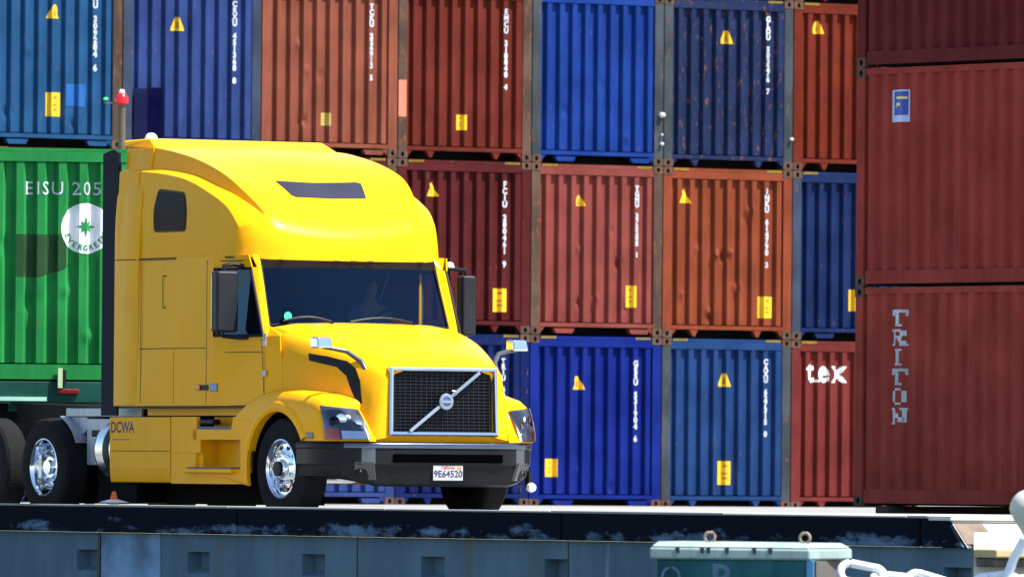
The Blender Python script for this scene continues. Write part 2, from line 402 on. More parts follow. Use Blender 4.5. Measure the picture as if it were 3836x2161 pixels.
NUMS = ['TRIU 409817 2', 'GESU 531904 6', 'CAXU 627315 0', 'FCIU 280461 9', 'TGHU 375208 1', 'INKU 614790 3', 'TTNU 309284 6', 'CRXU 451360 8', 'TCKU 226913 5', 'EMCU 318840 4', 'GLDU 503276 7']
_ni = [0]
CAST = paint('casting_rust', (.075, .042, .028), .7, vary=.3, rust=1)
CASTD = plain('casting_hole', (.012, .008, .006), .9)
def mat_container(key, col, **kw):
    return paint('container_' + key, col, .62, spec=.1, vary=kw.get('vary', .16), dirt=kw.get('dirt', .5), rust=kw.get('rust', .25), bump=.35, bscale=1.4, fade=kw.get('fade', .22))
def container(label, loc, rz, wallm, postm, style=0, dents=(), tri=None, plate=None, num=None, haz=True, group=None, sides=True, platem=None, trim=None, numm=None):
    c = thing('shipping_container', label, 'container', loc, rz, group)
    if dents: end_wall_mesh(dents).build('end_wall', wallm, c, smooth=35)
    else: shared('end', end_wall_mesh, 'end_wall', [wallm], c)
    for sx in (-1, 1): shared(('side', sx), lambda: side_wall_mb(sx), 'side_wall', [wallm], c)
    shared('roof', lambda: MB().box(-CW / 2 + .07, CW / 2 - .07, .1, CL - .1, 2.54, 2.575), 'roof', [wallm], c)
    shared('floor', lambda: MB().box(-CW / 2 + .07, CW / 2 - .07, .30, CL - .3, .006, .19), 'floor', [CHS], c)  # black box, lowered to close the gap under the container and shade it
    shared('rear', lambda: MB().box(-CW / 2 + .162, CW / 2 - .162, CL - .08, CL - .03, .19, 2.42), 'rear_doors', [wallm], c)
    shared(('frame', style), lambda: frame_mb(style), 'frame', [postm, wallm], c)
    for sx in (-1, 1):
        for z in (0, CH - .118):
            o = shared('cast', casting_mb, 'corner_casting', [CAST, CASTD], c)
            o.location = (-CW / 2 - .002 if sx < 0 else CW / 2 + .002, -.004, z)
            if sx > 0: o.scale = (-1, 1, 1)
    h = CW / 2
    if haz:
        for a in (-h + .2, h - .48):
            mb = MB(); n = 7
            for i in range(n): mb.add([(a + .04 * i, 0, 2.545), (a + .04 * i + .028, 0, 2.545), (a + .04 * i + .032, 0, 2.58), (a + .04 * i + .004, 0, 2.58)], [(0, 1, 2, 3)])
            o = mb.build('hazard_stripe', HAZ, c, recalc=False); o.location.y = -.001
        shared('hazb', lambda: MB().box(-h + .185, h - .185, .004, .1, 2.536, 2.583), 'top_rail', [wallm], c)
    if tri:
        x, z = tri[:2]; s = tri[2] if len(tri) > 2 else 1
        drape_end(poly_bm([(x - .11 * s, z - .09 * s), (x + .11 * s, z - .09 * s), (x + .02, z + .11 * s), (x - .02, z + .11 * s)]), 'warning_label', LBY, c)
        drape_end(poly_bm([(x - .02, z - .05), (x + .02, z - .05), (x + .008, z + .04), (x - .008, z + .04)]), 'warning_mark', LMK, c, .006)
    if plate:
        x, z, pw, ph = plate
        drape_end(poly_bm([(x - pw / 2, z - ph / 2), (x + pw / 2, z - ph / 2), (x + pw / 2, z + ph / 2), (x - pw / 2, z + ph / 2)]), 'height_label', platem or LBY, c)
        for k, (dx, dz, ww, hh) in enumerate(((.02, .30, .22, .10), (-.0, -.02, .3, .07), (.02, -.22, .26, .08))):
            a, b2, e, f = x + dx * pw - ww * pw / 2, x + dx * pw + ww * pw / 2, z + dz * ph - hh * ph / 2, z + dz * ph + hh * ph / 2
            drape_end(poly_bm([(a, e), (b2, e), (b2, f), (a, f)]), 'label_mark', LMK, c, .006)
    if num:
        x, z1, z0 = num; x = min((-CW / 2 + .16 + (k_ + .68) * EP for k_ in range(NE)), key=lambda q_: abs(q_ - x)); txt = NUMS[_ni[0] % len(NUMS)]; _ni[0] += 1
        size = (z1 - z0) / (len(txt) - 1) / 1.12 if len(txt) > 1 else .1
        bm = text_mesh(txt, size * .97, True, .006)
        bmesh.ops.translate(bm, verts=bm.verts, vec=(x, 0, z1 - size * .5))
        # the row of figures sits on the outer flat of one rib
        drape_end(bm, 'container_number', numm or LETW, c, .004)
    return c

TH = R(35); fd = Vector((cos(TH), sin(TH), 0)); fP = Vector(((2250 - 1918) / 40000 * 162, 162, 0)); S0, PITCH = -1.30, 2.455
def frow(col, row):
    a = S0 + (col - 4 + .5) * PITCH; p = fP + fd * a; return (p.x, p.y, row * 2.6 + .004 + random.uniform(0, .0) - .006 * col)
C = dict(
 teal=(0.0079, 0.0527, 0.1340), blue=(0.0165, 0.0367, 0.1345), faded=(0.1843, 0.0486, 0.0266), rust=(0.0997, 0.0117, 0.0053), bright=(0.0026, 0.0256, 0.1630), navy=(0.0060, 0.0143, 0.0517), orange=(0.1069, 0.0108, 0.0028),
 maroon=(0.0533, 0.0053, 0.0048), dred=(0.0596, 0.0045, 0.0048), pink=(0.1715, 0.0346, 0.0266), ored=(0.1738, 0.0336, 0.0114), dnavy=(0.0019, 0.0113, 0.0586), vnavy=(0.0000, 0.0070, 0.0627), vivid=(0.0000, 0.0093, 0.1354), steel=(0.0056, 0.0296, 0.1091), trex=(0.1196, 0.0150, 0.0121))
M = {k: mat_container(k, v, rust=dict(navy=.65, rust=.1, vivid=0, bright=.1, pink=.35).get(k, .25)) for k, v in C.items()}
PG = paint('post_grey', (.030, .038, .046), .6, vary=.3, dirt=.5, rust=.5)
PB = paint('post_brown', (.065, .035, .022), .6, vary=.3, dirt=.5, rust=.8)
PBL = paint('post_blue_grey', (.022, .032, .06), .6, vary=.3, dirt=.5, rust=.4)
G = 'stacked shipping containers in the far wall'
W = 'far wall of containers'
spec = [
 # row C (bottom, 0), B (1), A (2), D (3)
 (0, 0, 'steel', 'steel', 0, {}, 'steel blue container in the bottom row, hidden behind the truck wheels'),
 (1, 0, 'navy', 'navy', 0, {}, 'dark blue container in the bottom row glimpsed under the truck skirt'),
 (2, 0, 'blue', 'blue', 0, {}, 'blue container in the bottom row glimpsed under the truck bumper'),
 (3, 0, 'vnavy', 'vnavy', 1, dict(num=(.68, 2.19, 1.14)), 'deep navy container in the bottom row beside the truck hood and far mirror'),
 (4, 0, 'vivid', 'vivid', 0, dict(tri=(-.31, 1.87), num=(.68, 2.19, 1.01), plate=(-.81, .59, .23, .27), dents=[(-.3, .55, .05, -.02), (.3, .3, .07, .03)]), 'vivid royal blue container at ground level with yellow label at lower left'),
 (5, 0, 'steel', PG, 1, dict(tri=(-.02, 1.95), num=(.74, 2.25, 1.11), plate=(0, .54, .27, .36)), 'steel blue container at ground level left of the red one lettered tex'),
 (6, 0, 'trex', 'trex', 1, dict(), 'red container at ground level with large white letters tex'),
 (0, 1, 'dred', 'dred', 0, {}, 'dark red container in the middle row behind the green container'),
 (1, 1, 'maroon', 'maroon', 0, {}, 'maroon container in the middle row hidden behind the truck cab roof'),
 (2, 1, 'maroon', PB, 0, {}, 'maroon container in the middle row peeking out over the sloping cab roof'),
 (3, 1, 'dred', 'dred', 1, dict(tri=(-.57, 2.13), num=(.67, 2.25, 1.01), plate=(.68, .5, .27, .35)), 'dark crimson container in the middle row right of the cab with yellow label lower right'),
 (4, 1, 'pink', PB, 0, dict(tri=(-.3, 2.03, .8), num=(.68, 2.25, 1.21), plate=(.66, .6, .18, .33), dents=[(-.3, 1.3, .04, -.03), (-.3, .5, .05, .04), (0, .55, .05, -.03), (.3, 1.6, .05, .03), (.42, 1.1, .07, .03), (.55, .4, .05, .04)]), 'faded pinkish red dented container in the middle row'),
 (5, 1, 'ored', 'ored', 1, dict(tri=(-.8, 2.14), num=(.73, 2.26, 1.1), plate=(.76, .48, .27, .33), dents=[(-.2, 1.27, .05, -.045), (-.05, 1.25, .06, .05), (.06, 1.3, .05, -.04), (-.35, .4, .06, -.05), (-.32, .3, .05, .04), (.2, .78, .05, -.04), (.45, 1.95, .07, -.035), (.33, 1.85, .06, .03), (-.85, .65, .05, -.04), (-.55, 1.35, .05, -.03)]), 'orange red container with scattered dents in the middle row'),
 (6, 1, 'dnavy', PBL, 0, dict(plate=(.05, .62, .27, .33)), 'navy container in the middle row above the red one lettered tex'),
 (0, 2, 'teal', PB, 0, dict(tri=(.04, 1.97), num=(.77, 2.41, 1.14), plate=(.06, .62, .25, .35), dents=[(-.75, .5, .07, .03), (-.4, 1.4, .06, -.025), (.4, .35, .06, .03)]), 'teal blue container at the upper left with yellow label near its base'),
 (1, 2, 'blue', PBL, 0, dict(tri=(-.25, 1.86), num=(.73, 2.2, 1.03)), 'blue container above the cab roof with a dark rectangle at lower left'),
 (2, 2, 'faded', 'faded', 0, dict(num=(.69, 2.25, 1.15), plate=(-.05, .54, .15, .19), platem=LBF, dents=[(-.55, 1.65, .05, -.03), (-.4, 1.25, .06, -.03), (-.15, 1.2, .07, .03), (-.45, .5, .06, .04)]), 'faded salmon red container in the upper row with a small worn label'),
 (3, 2, 'rust', PB, 1, dict(num=(.69, 2.25, 1.08), plate=(-.05, .56, .18, .23)), 'rust red container in the upper row with a pale primer patch on its left post'),
 (4, 2, 'bright', PG, 0, dict(dents=[(-.6, .8, .07, .03), (.55, .4, .05, -.03), (.1, 1.2, .08, .02)]), 'bright cobalt blue container in the upper row without any lettering'),
 (5, 2, 'navy', PG, 1, dict(tri=(-.03, 1.99), num=(.74, 2.3, 1.16)), 'slate navy rust-spotted container in the upper row'),
 (6, 2, 'orange', 'orange', 1, dict(tri=(-.75, 2.2)), 'burnt orange red container in the upper row next to the tall maroon stack'),
 (4, 3, 'rust', PB, 0, {}, 'container just showing its base above the bright cobalt blue one'),
 (5, 3, 'orange', PB, 0, {}, 'container just showing its base above the slate navy one'),
 (6, 3, 'rust', 'rust', 1, {}, 'container just showing its base above the burnt orange red one'),
]
cont = {}
for col, row, wm, pm, style, kw, lab in spec:
    cont[col, row] = container(lab, frow(col, row), TH, M[wm], M[pm] if isinstance(pm, str) else pm, style, group=G, **kw)
# dark two-tone rectangle on the blue container, and patches
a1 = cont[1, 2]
MB().box(-1.04, -.80, -.02, .0, .15, .90).box(-.80, -.54, -.012, .0, .15, .92, 1).build('dark_rect', [paint('rect_navy', (.004, .006, .03), .8, spec=.05), paint('rect_dark', (.001, .001, .02), .8, spec=.02)], a1, bevel=.006)
MB().box(-1.215, -1.075, -.004, .0, .62, 1.17).build('primer_patch', paint('primer', (.55, .17, .10), .7), cont[3, 2])
drape_end(poly_bm([(.25, .60), (.62, .60), (.62, .93), (.25, .93)]), 'paint_patch', paint('patch_blue', (.012, .085, .28), .6), cont[0, 2])
# "tex" lettering on the red container
bm = text_mesh('tex', .37, bold=.011, spacing=1.15)
c6 = cont[6, 0]
for x, z, ww in ((-.76, 1.955, .16),):
    vs = [bm.verts.new((x + .55 + sx * ww / 2, 0, z - 1.96 + sz)) for sx, sz in ((-1, -.0), (1, -.0), (1, .035), (-1, .035))]; bm.faces.new(vs)
bmesh.ops.translate(bm, verts=bm.verts, vec=(-.55, 0, 1.96))
drape_end(bm, 'lettering', paint('letter_cream', (.78, .74, .68), .6, vary=.1), c6, .006)
# small white fittings on corner posts
for col, dz, rr, word in ((4, 5.95, .055, 'large white round fitting on the rusty post right of the cobalt blue container'), (4, 5.65, .022, 'tiny cream fitting between two larger ones on the rusty post'), (4, 5.51, .034, 'small cream fitting lowest on the rusty post by the cobalt blue container'), (5, 5.64, .035, 'small white round fitting on the post right of the slate navy container')):
    p = fP + fd * (S0 + (col - 3) * PITCH - .05); p = p + Vector((sin(TH), -cos(TH), 0)) * .03
    mb = MB(); mb.lathe([(0.001, -rr * .75), (rr * .7, -rr * .55), (rr, 0), (rr * .7, rr * .55), (0.001, rr * .75)], 14, 'z', (p.x, p.y, dz)); mb.tube([(p.x, p.y, dz), (p.x - .03, p.y + .05, dz)], rr * .4, 6)
    tag(mb.build('round_fitting', plain('fitting_white', (.6, .58, .5), .6), smooth=60), word, 'fitting', 'white fittings on the container posts')

# right-hand stack, long sides in view
SM = [paint('container_brick', (.31, .050, .037), .75, spec=.05, vary=.14, dirt=.6, rust=.1, bump=.25, bscale=1.2, fade=.3), paint('container_brick_dark', (.26, .038, .030), .75, spec=.05, vary=.12, dirt=.4, rust=.05, bump=.25, bscale=1.2, fade=.3), paint('container_brick_top', (.11, .015, .018), .75, spec=.05, vary=.12, dirt=.4, rust=.05, bump=.2, fade=.2)]
corner = Vector(((3205 - 1918) / 40000 * 127, 127, 0)); dl = Vector((sin(TH), -cos(TH), 0))
so_ = corner + dl * CL + fd * (CW / 2)
SG = 'tall maroon stack on the right'
stk = []
for k, (mm, lab) in enumerate(((SM[0], 'brick red container at the base of the right stack lettered TRITON'), (SM[1], 'brick red container in the right stack with a small blue sticker'), (SM[2], 'dark maroon container on top of the right stack cut by the picture edge'))):
    stk.append(container(lab, (so_.x, so_.y, .13 + k * 2.6), TH, mm, mm, 1, group=SG))
    for z in (0, CH - .118):   # rear castings of the far corner in view
        o = shared('cast', casting_mb, 'corner_casting', [CAST, CASTD], stk[-1]); o.location = (-CW / 2 - .004, CL + .002, z); o.rotation_euler = (0, 0, -pi / 2)
for dx in (.6, 11.6):
    p = so_ + (-dl) * dx
    o = MB().box(-1.25, 1.25, -.12, .12, .0, .128).build('timber_bearer', paint('old_timber', (.05, .04, .035), .9)); o.location = (p.x, p.y, 0); o.rotation_euler = (0, 0, TH)
    tag(o, 'dark timber bearer under the %s end of the right container stack' % ('near' if dx < 1 else 'far'), 'bearer', 'timber bearers')
# TRITON, drawn as slab stencil letters running down the side; local y = CL - distance from the far corner
def stencil(ch):
    L = dict(
     T=[(0, .82, 1, 1), (0, .62, .17, .82), (.83, .62, 1, .82), (.4, .06, .6, .82), (.26, 0, .74, .12)],
     R=[(0, .0, .36, .12), (.1, .12, .28, .86), (0, .86, .7, 1), (.66, .6, .88, .92), (.28, .46, .74, .6), (.5, .28, .72, .46), (.62, .1, .86, .3), (.64, 0, 1, .13)],
     I=[(.3, .88, .74, 1), (.42, .12, .62, .88), (.3, 0, .74, .12)],
     O=[(.28, .87, .72, 1), (.28, 0, .72, .13), (.06, .16, .28, .84), (.74, .16, .90, .84)],
     N=[(0, .87, .34, 1), (.06, .12, .22, .87), (0, 0, .32, .12), (.22, .6, .42, .88), (.38, .38, .6, .66), (.56, .14, .8, .44), (.76, .12, .92, .87), (.68, .87, 1, 1)])
    return L[ch]
def side_depth(y):
    n = 42; p = (CL - .34) / n; u = ((y - .17) % p) / p
    return .05 if u < .30 else lerp(.05, 0, (u - .30) / .16) if u < .46 else 0 if u < .84 else lerp(0, .05, (u - .84) / .16)
def side_obj(rects, name, mat, par, off=.004):  # rects in (distance from far corner, z)
    bm = bmesh.new()
    for a, z0, b, z1 in rects: bm.faces.new([bm.verts.new((0, CL - x, z)) for x, z in ((a, z0), (b, z0), (b, z1), (a, z1))])
    n = 42; p = (CL - .34) / n
    for k in range(n):
        for q in (0, .30, .46, .84):
            y = .17 + (k + q) * p
            if CL - 2.2 < y < CL: bmesh.ops.bisect_plane(bm, geom=bm.verts[:] + bm.edges[:] + bm.faces[:], plane_co=(0, y, 0), plane_no=(0, 1, 0))
    for v in bm.verts: v.co.x = -(CW / 2 - .012 - side_depth(v.co.y)) - off
    return bm_obj(bm, name, mat, par)
lets = []; LH = .195; z = 2.32
for ch in 'TRITON':
    for a, b0, c_, d_ in stencil(ch): lets.append((.66 + a * .32, z - LH + b0 * LH, .66 + c_ * .32, z - LH + d_ * LH))
    z -= LH + .037
side_obj(lets, 'lettering', LETW, stk[0], .006)
bl = plain('sticker_blue', (.02, .06, .38), .5); pl = plain('sticker_pale', (.45, .5, .75), .5); yl = plain('sticker_yellow', (.7, .65, .2), .5)
zz = 4.67 - 2.73 - .0
side_obj([(.64, zz, .97, zz + .38)], 'sticker', pl, stk[1], .004); side_obj([(.67, zz + .08, .94, zz + .36)], 'sticker_panel', bl, stk[1], .007)
side_obj([(.72, zz + .27, .93, zz + .30), (.74, zz + .19, .85, zz + .225), (.70, zz + .17, .78, zz + .2)], 'sticker_mark', yl, stk[1], .010)

# ------------------------------------------------------------------ the truck: local x = forward, y = lateral (near side negative), z = up
PHI = R(31); TO = Vector(((1047 - 1918) / 40000 * 109, 109, 0)); TL = Vector((cos(PHI), sin(PHI), 0))
p0 = TO + TL * 1.25
truck = thing('semi_truck', 'bright yellow semi truck with tall sleeper cab, driving along the quay edge', 'truck', (p0.x, p0.y, 0), -(pi / 2 - PHI))
H = 1.25
def mir(rows): return [[(u, -y, z) for (u, y, z) in r] for r in rows]
# --- roof fairing
Cc = [(-3.45, 3.88), (-2.9, 3.87), (-2.4, 3.79), (-1.95, 3.67), (-1.52, 3.48), (-1.17, 3.31), (-.90, 3.11), (-.70, 2.88), (-.645, 2.65)]
Dd = [(-3.45, .12, 3.85), (-2.9, .13, 3.845), (-2.4, .15, 3.78), (-1.95, .16, 3.69), (-1.5, .18, 3.55), (-1.19, .235, 3.375), (-.93, .33, 3.155), (-.765, .43, 2.92), (-.725, .45, 2.655)]
Bi = [(-3.45, .11, 3.63), (-2.9, .11, 3.63), (-2.4, .12, 3.60), (-1.95, .13, 3.535), (-1.5, .155, 3.41), (-1.21, .21, 3.295), (-.94, .315, 3.128), (-.785, .33, 2.915), (-.745, .33, 2.655)]
Bo = [(-3.45, .03, 3.60), (-2.9, .02, 3.59), (-2.4, .02, 3.55), (-1.95, .02, 3.48), (-1.5, .025, 3.34), (-1.2, .04, 3.21), (-1.03, .06, 3.055), (-.93, .085, 2.885), (-.89, .09, 2.69)]
Aa = [(u, .02 if i < 8 else .025, 2.69) for i, u in enumerate((-3.45, -2.9, -2.45, -2.05, -1.7, -1.48, -1.30, -1.15, -1.06))]
colsN = []
Am = [((a[0] * .5 + b_[0] * .5), (a[1] + b_[1]) / 2 - .012, (a[2] + b_[2]) / 2) for a, b_ in zip(Aa, Bo)]
bl_ = (0, 0, 0, 0, 0, .3, .7, 1, 1)
Bm = [((p_[0] + q_[0]) / 2 + .035 * k_, (p_[1] + q_[1]) / 2 - .045 * k_, (p_[2] + q_[2]) / 2 + .012) for p_, q_, k_ in zip(Bo, Bi, bl_)]
Bm[6] = (-.965, .175, 3.125); Bm[7] = (-.85, .195, 2.91); Bm[8] = (-.805, .195, 2.665)
Am[7] = (-1.03, .035, 2.79); Am[8] = (-.975, .04, 2.69)
half = [Aa, Am, Bo, Bm, Bi, Dd]
ctl = []
for hc in half: ctl.append(catmull([(u, v - H, z) for u, v, z in hc], 6))
for q in (.12, .3, .6, 1.0):
    ctl.append(catmull([(lerp(d[0], c_[0], 1 - (1 - q) ** 2), lerp(d[1] - H, 0, q), lerp(d[2], c_[1], 1 - (1 - q) ** 2) + .0) for d, c_ in zip(Dd, Cc)], 6))
near = ctl; rowsR = []
for i in range(len(near[0])):
    nr = [tuple(c_[i]) for c_ in near]; rowsR.append(nr + [(p[0], -p[1], p[2]) for p in nr[:-1][::-1]])
mb = MB().grid(rowsR)
e = rowsR[-1]; ins = [(p[0] - .10, p[1] * .93, p[2] - .012) for p in e]; mb.grid([e, ins])
mb.grid([rowsR[0], [(p[0], p[1] * .2, 3.3) for p in rowsR[0]]])
roof = mb.build('roof_fairing', YEL, truck, smooth=38, weld=True)
def bvh_of(o):
    bm = bmesh.new(); bm.from_mesh(o.data); t_ = BVHTree.FromBMesh(bm); bm.free(); return t_
roofT = bvh_of(roof)
def drape(poly, tree, axis, off=.004, n=1, rnd=0, thick=0):
    """poly 2D -> patch lying on the surface; axis 'y-': cast from the near side, 'z': from above"""
    if rnd:
        P = []; L = len(poly)
        for i in range(L):
            a, b_, c_ = Vector(poly[i - 1]), Vector(poly[i]), Vector(poly[(i + 1) % L])
            p, q = b_ + (a - b_).normalized() * rnd, b_ + (c_ - b_).normalized() * rnd
            for k in range(5): t_ = k / 4; P.append((p * (1 - t_) + b_ * t_) * (1 - t_) + (b_ * (1 - t_) + q * t_) * t_)
        poly = P
    bm = bmesh.new(); bm.faces.new([bm.verts.new((a, 0, b_)) if axis != 'z' else bm.verts.new((a, b_, 0)) for a, b_ in poly])
    xs = [a for a, _ in poly]; bs = [b_ for _, b_ in poly]
    for lo, hi, no in ((min(xs), max(xs), (1, 0, 0)), (min(bs), max(bs), (0, 1, 0) if axis == 'z' else (0, 0, 1))):
        k = lo + .06
        while k < hi: bmesh.ops.bisect_plane(bm, geom=bm.verts[:] + bm.edges[:] + bm.faces[:], plane_co=tuple(k * c_ for c_ in no), plane_no=no); k += .06
    for v in bm.verts:
        if axis == 'z': o_, d_ = Vector((v.co.x, v.co.y, 9)), Vector((0, 0, -1))
        elif axis == 'x': o_, d_ = Vector((9, v.co.x, v.co.z)), Vector((-1, 0, 0))
        else: s_ = -1 if axis == 'y-' else 1; o_, d_ = Vector((v.co.x, 9 * s_, v.co.z)), Vector((0, -s_, 0))
        hit, nn_, _, _ = tree.ray_cast(o_, d_)
        if hit is not None:
            if nn_.dot(d_) > 0: nn_ = -nn_
            v.co = hit + nn_ * off
    bmesh.ops.recalc_face_normals(bm, faces=bm.faces); return bm
for s_ in ('y-', 'y+'):
    o = bm_obj(drape([(-2.65, 2.975), (-2.0, 2.975), (-1.98, 3.16), (-2.03, 3.345), (-2.57, 3.385), (-2.65, 3.2)], roofT, s_, .008, rnd=.06), 'sleeper_window', SGL, truck)
    o2 = bm_obj(drape([(-2.67, 2.955), (-1.98, 2.955), (-1.96, 3.16), (-2.01, 3.365), (-2.58, 3.41), (-2.67, 3.2)], roofT, s_, .004, rnd=.06), 'window_frame', BLK, o)
sk = bm_obj(drape([(-1.50, -.46), (-1.50, .50), (-1.46, .55), (-1.16, .44), (-1.16, -.40), (-1.19, -.44)], roofT, 'z', .006), 'skylight', SKY, truck)
# rear spoiler lip on the roof and the white dome
MB().hexa([(-3.52, -1.12, 3.86), (-2.88, -1.10, 3.84), (-2.88, 1.10, 3.84), (-3.52, 1.12, 3.86), (-3.55, -1.13, 3.935), (-3.12, -1.04, 3.95), (-3.12, 1.04, 3.95), (-3.55, 1.13, 3.935)]).build('roof_spoiler', YEL, truck, bevel=.02)
MB().lathe([(.001, .085), (.035, .08), (.06, .055), (.07, .02), (.07, -.03), (.001, -.03)], 20, 'z', (-3.30, -.93, 3.93)).build('antenna_dome', WHT, truck, smooth=50)
# --- side fairings and rubber extenders
for s_ in (-1, 1):
    rows = []
    for z in [1.16 + i * (3.84 - 1.16) / 16 for i in range(17)]:
        tt = max(0, (z - 2.9) / .94); ur = -3.55 + .14 * tt ** 1.8; uf = -2.97 + (.10 * max(0, (z - 2.6) / 1.2)); vi = .03 * tt ** 2 + .085 * min(1, max(0, (z - 3.42) / .22)) ** 1.5
        rows.append([(ur, s_ * (H - .06 - vi), z), (ur, s_ * (H - .035 - vi), z), (lerp(ur, uf, .5), s_ * (H + .004 - vi), z), (uf - .03, s_ * (H + .008 - vi), z), (uf, s_ * (H + .003 - vi), z), (uf, s_ * (H - .04 - vi), z)])
    f_ = MB().grid(rows).box(*sorted((-3.5, -3.02)), *sorted((s_ * (H - .01), s_ * (H - .05))), 1.15, 1.17)
    fo = f_.build('side_fairing', YEL, truck, smooth=40)
    MB().grid([[(-3.545, s_ * (H - .031), z), (-3.26, s_ * (H + .0075), z), (-3.0, s_ * (H + .0105), z)] for z in (2.671, 2.683)]).build('panel_gap', YDK, fo)
    MB().prism([(-3.50, 1.05), (-3.50, 3.8), (-3.62, 3.84), (-3.84, 3.80), (-3.84, 1.05)], *sorted((s_ * (H - .07), s_ * (H - .045)))).build('rubber_extender', paint('extender_rubber', (.006, .007, .018), .7), truck)
# --- cab shell
cab = MB(); 
for s_ in (-1, 1):
    P = lambda u, v, z: (u, s_ * (H - v), z)
    def quad(a, b_, c_, d_): cab.add([a, b_, c_, d_], [(0, 1, 2, 3)])
    us = [-3.0, -1.49, -1.36]; W0, W1 = 1.86, 2.57
    quad(P(-3.0, 0, 1.15), P(-1.36, 0, 1.15), P(-1.36, 0, 2.69), P(-3.0, .02, 2.69))
    quad(P(-1.36, 0, 1.15), P(-.35, .07, 1.15), P(-.42, .09, W0), P(-1.36, 0, W0))
    quad(P(-.35, .07, 1.15), P(-.10, .12, 1.15), P(-.20, .13, W0), P(-.42, .09, W0))
    quad(P(-1.36, 0, W1), P(-.72, .09, W1), P(-.76, .07, 2.70), P(-1.36, 0, 2.69))
    # A pillar and its forward face to the glass
    quad(P(-.47, .075, W0), P(-.46, .125, W0), P(-.715, .145, W1), P(-.76, .09, W1))
    quad(P(-.46, .125, W0), P(-.515, .185, 1.955), P(-.77, .205, 2.64), P(-.715, .145, W1))
    quad(P(-.715, .145, W1), P(-.77, .205, 2.64), P(-.81, .205, 2.70), P(-.76, .10, 2.70))
    quad(P(-.20, .13, W0), P(-.46, .125, W0), P(-.515, .185, 1.955), P(-.42, .3, 1.93))
    # inner faces of window opening
    quad(P(-1.36, 0, W0), P(-.42, .09, W0), P(-.42, .14, W0), P(-1.36, .05, W0))
    quad(P(-1.36, 0, W0), P(-1.36, 0, W1), P(-1.36, .05, W1), P(-1.36, .05, W0))
cab.box(-3.02, -3.0, -H + .01, H - .01, 1.15, 3.6)          # back wall
cab.box(-3.0, -.3, -H + .02, H - .02, 1.13, 1.15, 1)           # floor
cab.grid([[(-.80, -1.0, 2.63), (-.735, -.5, 2.65), (-.70, 0, 2.655), (-.735, .5, 2.65), (-.80, 1.0, 2.63)], [(-.88, -1.05, 2.70), (-.84, -.5, 2.70), (-.82, 0, 2.70), (-.84, .5, 2.70), (-.88, 1.05, 2.70)]], 1)
cabo = cab.build('cab', [YEL, BLK], truck, recalc=True, solid=.012)
ib = MB()   # interior lining, dash, bunk curtain
ib.box(-1.95, -1.93, -H + .04, H - .04, 1.2, 2.66); ib.box(-1.93, -.8, -H + .06, H - .06, 2.64, 2.66); ib.box(-.95, -.52, -1.05, 1.05, 1.2, 1.90)
for y in (-.62, .62): ib.box(-1.75, -1.6, y - .26, y + .26, 1.55, 2.3); ib.box(-1.6, -1.1, y - .26, y + .26, 1.5, 1.65)
ib.build('interior', INT, truck, bevel=.02)
sw = MB(); sw.tube([(-1.0 + .09 * cos(a) * .0 + .12 * sin(a), .62 + .22 * cos(a), 1.98 + .19 * sin(a)) for a in [2 * pi * k / 24 for k in range(24)]], .014, 8, closed=True); sw.tube([(-1.0, .42, 1.98), (-1.0, .82, 1.98)], .02); sw.tube([(-1.0, .62, 1.98), (-.88, .62, 1.85)], .03)
sw.build('steering_wheel', BLK, truck, smooth=60)
# windshield
wsr = []
for i in range(6):
    a = i / 5; r = []
    for j in range(15):
        y = lerp(-1, 1, j / 14); yy = y * lerp(1.065, 1.03, a)
        r.append((lerp(-.415, -.70, a) - lerp(.115, .085, a) * abs(y) ** 2.4, yy, lerp(2.005 - .03 * y * y, 2.645 - .01 * y * y, a)))
    wsr.append(r)
ws = MB().grid(wsr).build('windshield', WSH, truck, smooth=60, recalc=True)
fr = MB(); n15 = 15
bt = [Vector(p) + Vector((.006, 0, 0)) for p in wsr[0]]; tp = [Vector(p) + Vector((.006, 0, 0)) for p in wsr[-1]]
lf = [Vector(r[0]) + Vector((.006, 0, 0)) for r in wsr]; rg = [Vector(r[-1]) + Vector((.006, 0, 0)) for r in wsr]
for ln in (bt, tp, lf, rg): fr.tube(ln, .014, 6)
fr.build('windshield_seal', BLK, ws, smooth=60)
sv = MB().grid([[(p[0] + .02, p[1] * 1.0, p[2] - .105) for p in wsr[-1]], [(p[0] + .035, p[1], p[2] + .01) for p in wsr[-1]]]).build('top_dark_band', paint('band_dark', (.01, .006, .004), .5), ws, solid=.006)  # near-black band across the top of the windshield
for a, b_ in ((-.95, -.42), (-.2, .55)):     # wipers
    pts = [(-.36 - .1 * abs(lerp(a, b_, k / 6) / 1.03) ** 2.4 + .0, lerp(a, b_, k / 6), 2.02 + .045 * sin(pi * k / 6)) for k in range(7)]
    MB().tube(pts, .011, 5).tube([(-.33, b_, 2.0), pts[3]], .008, 5).build('wiper', BLK, truck)
MB().lathe([(.001, 0), (.045, 0), (.045, .006), (.001, .006)], 16, 'x', (-.455, -.89, 2.07)).build('windshield_sticker', plain('green_sticker', (.05, .75, .42), .5), ws)
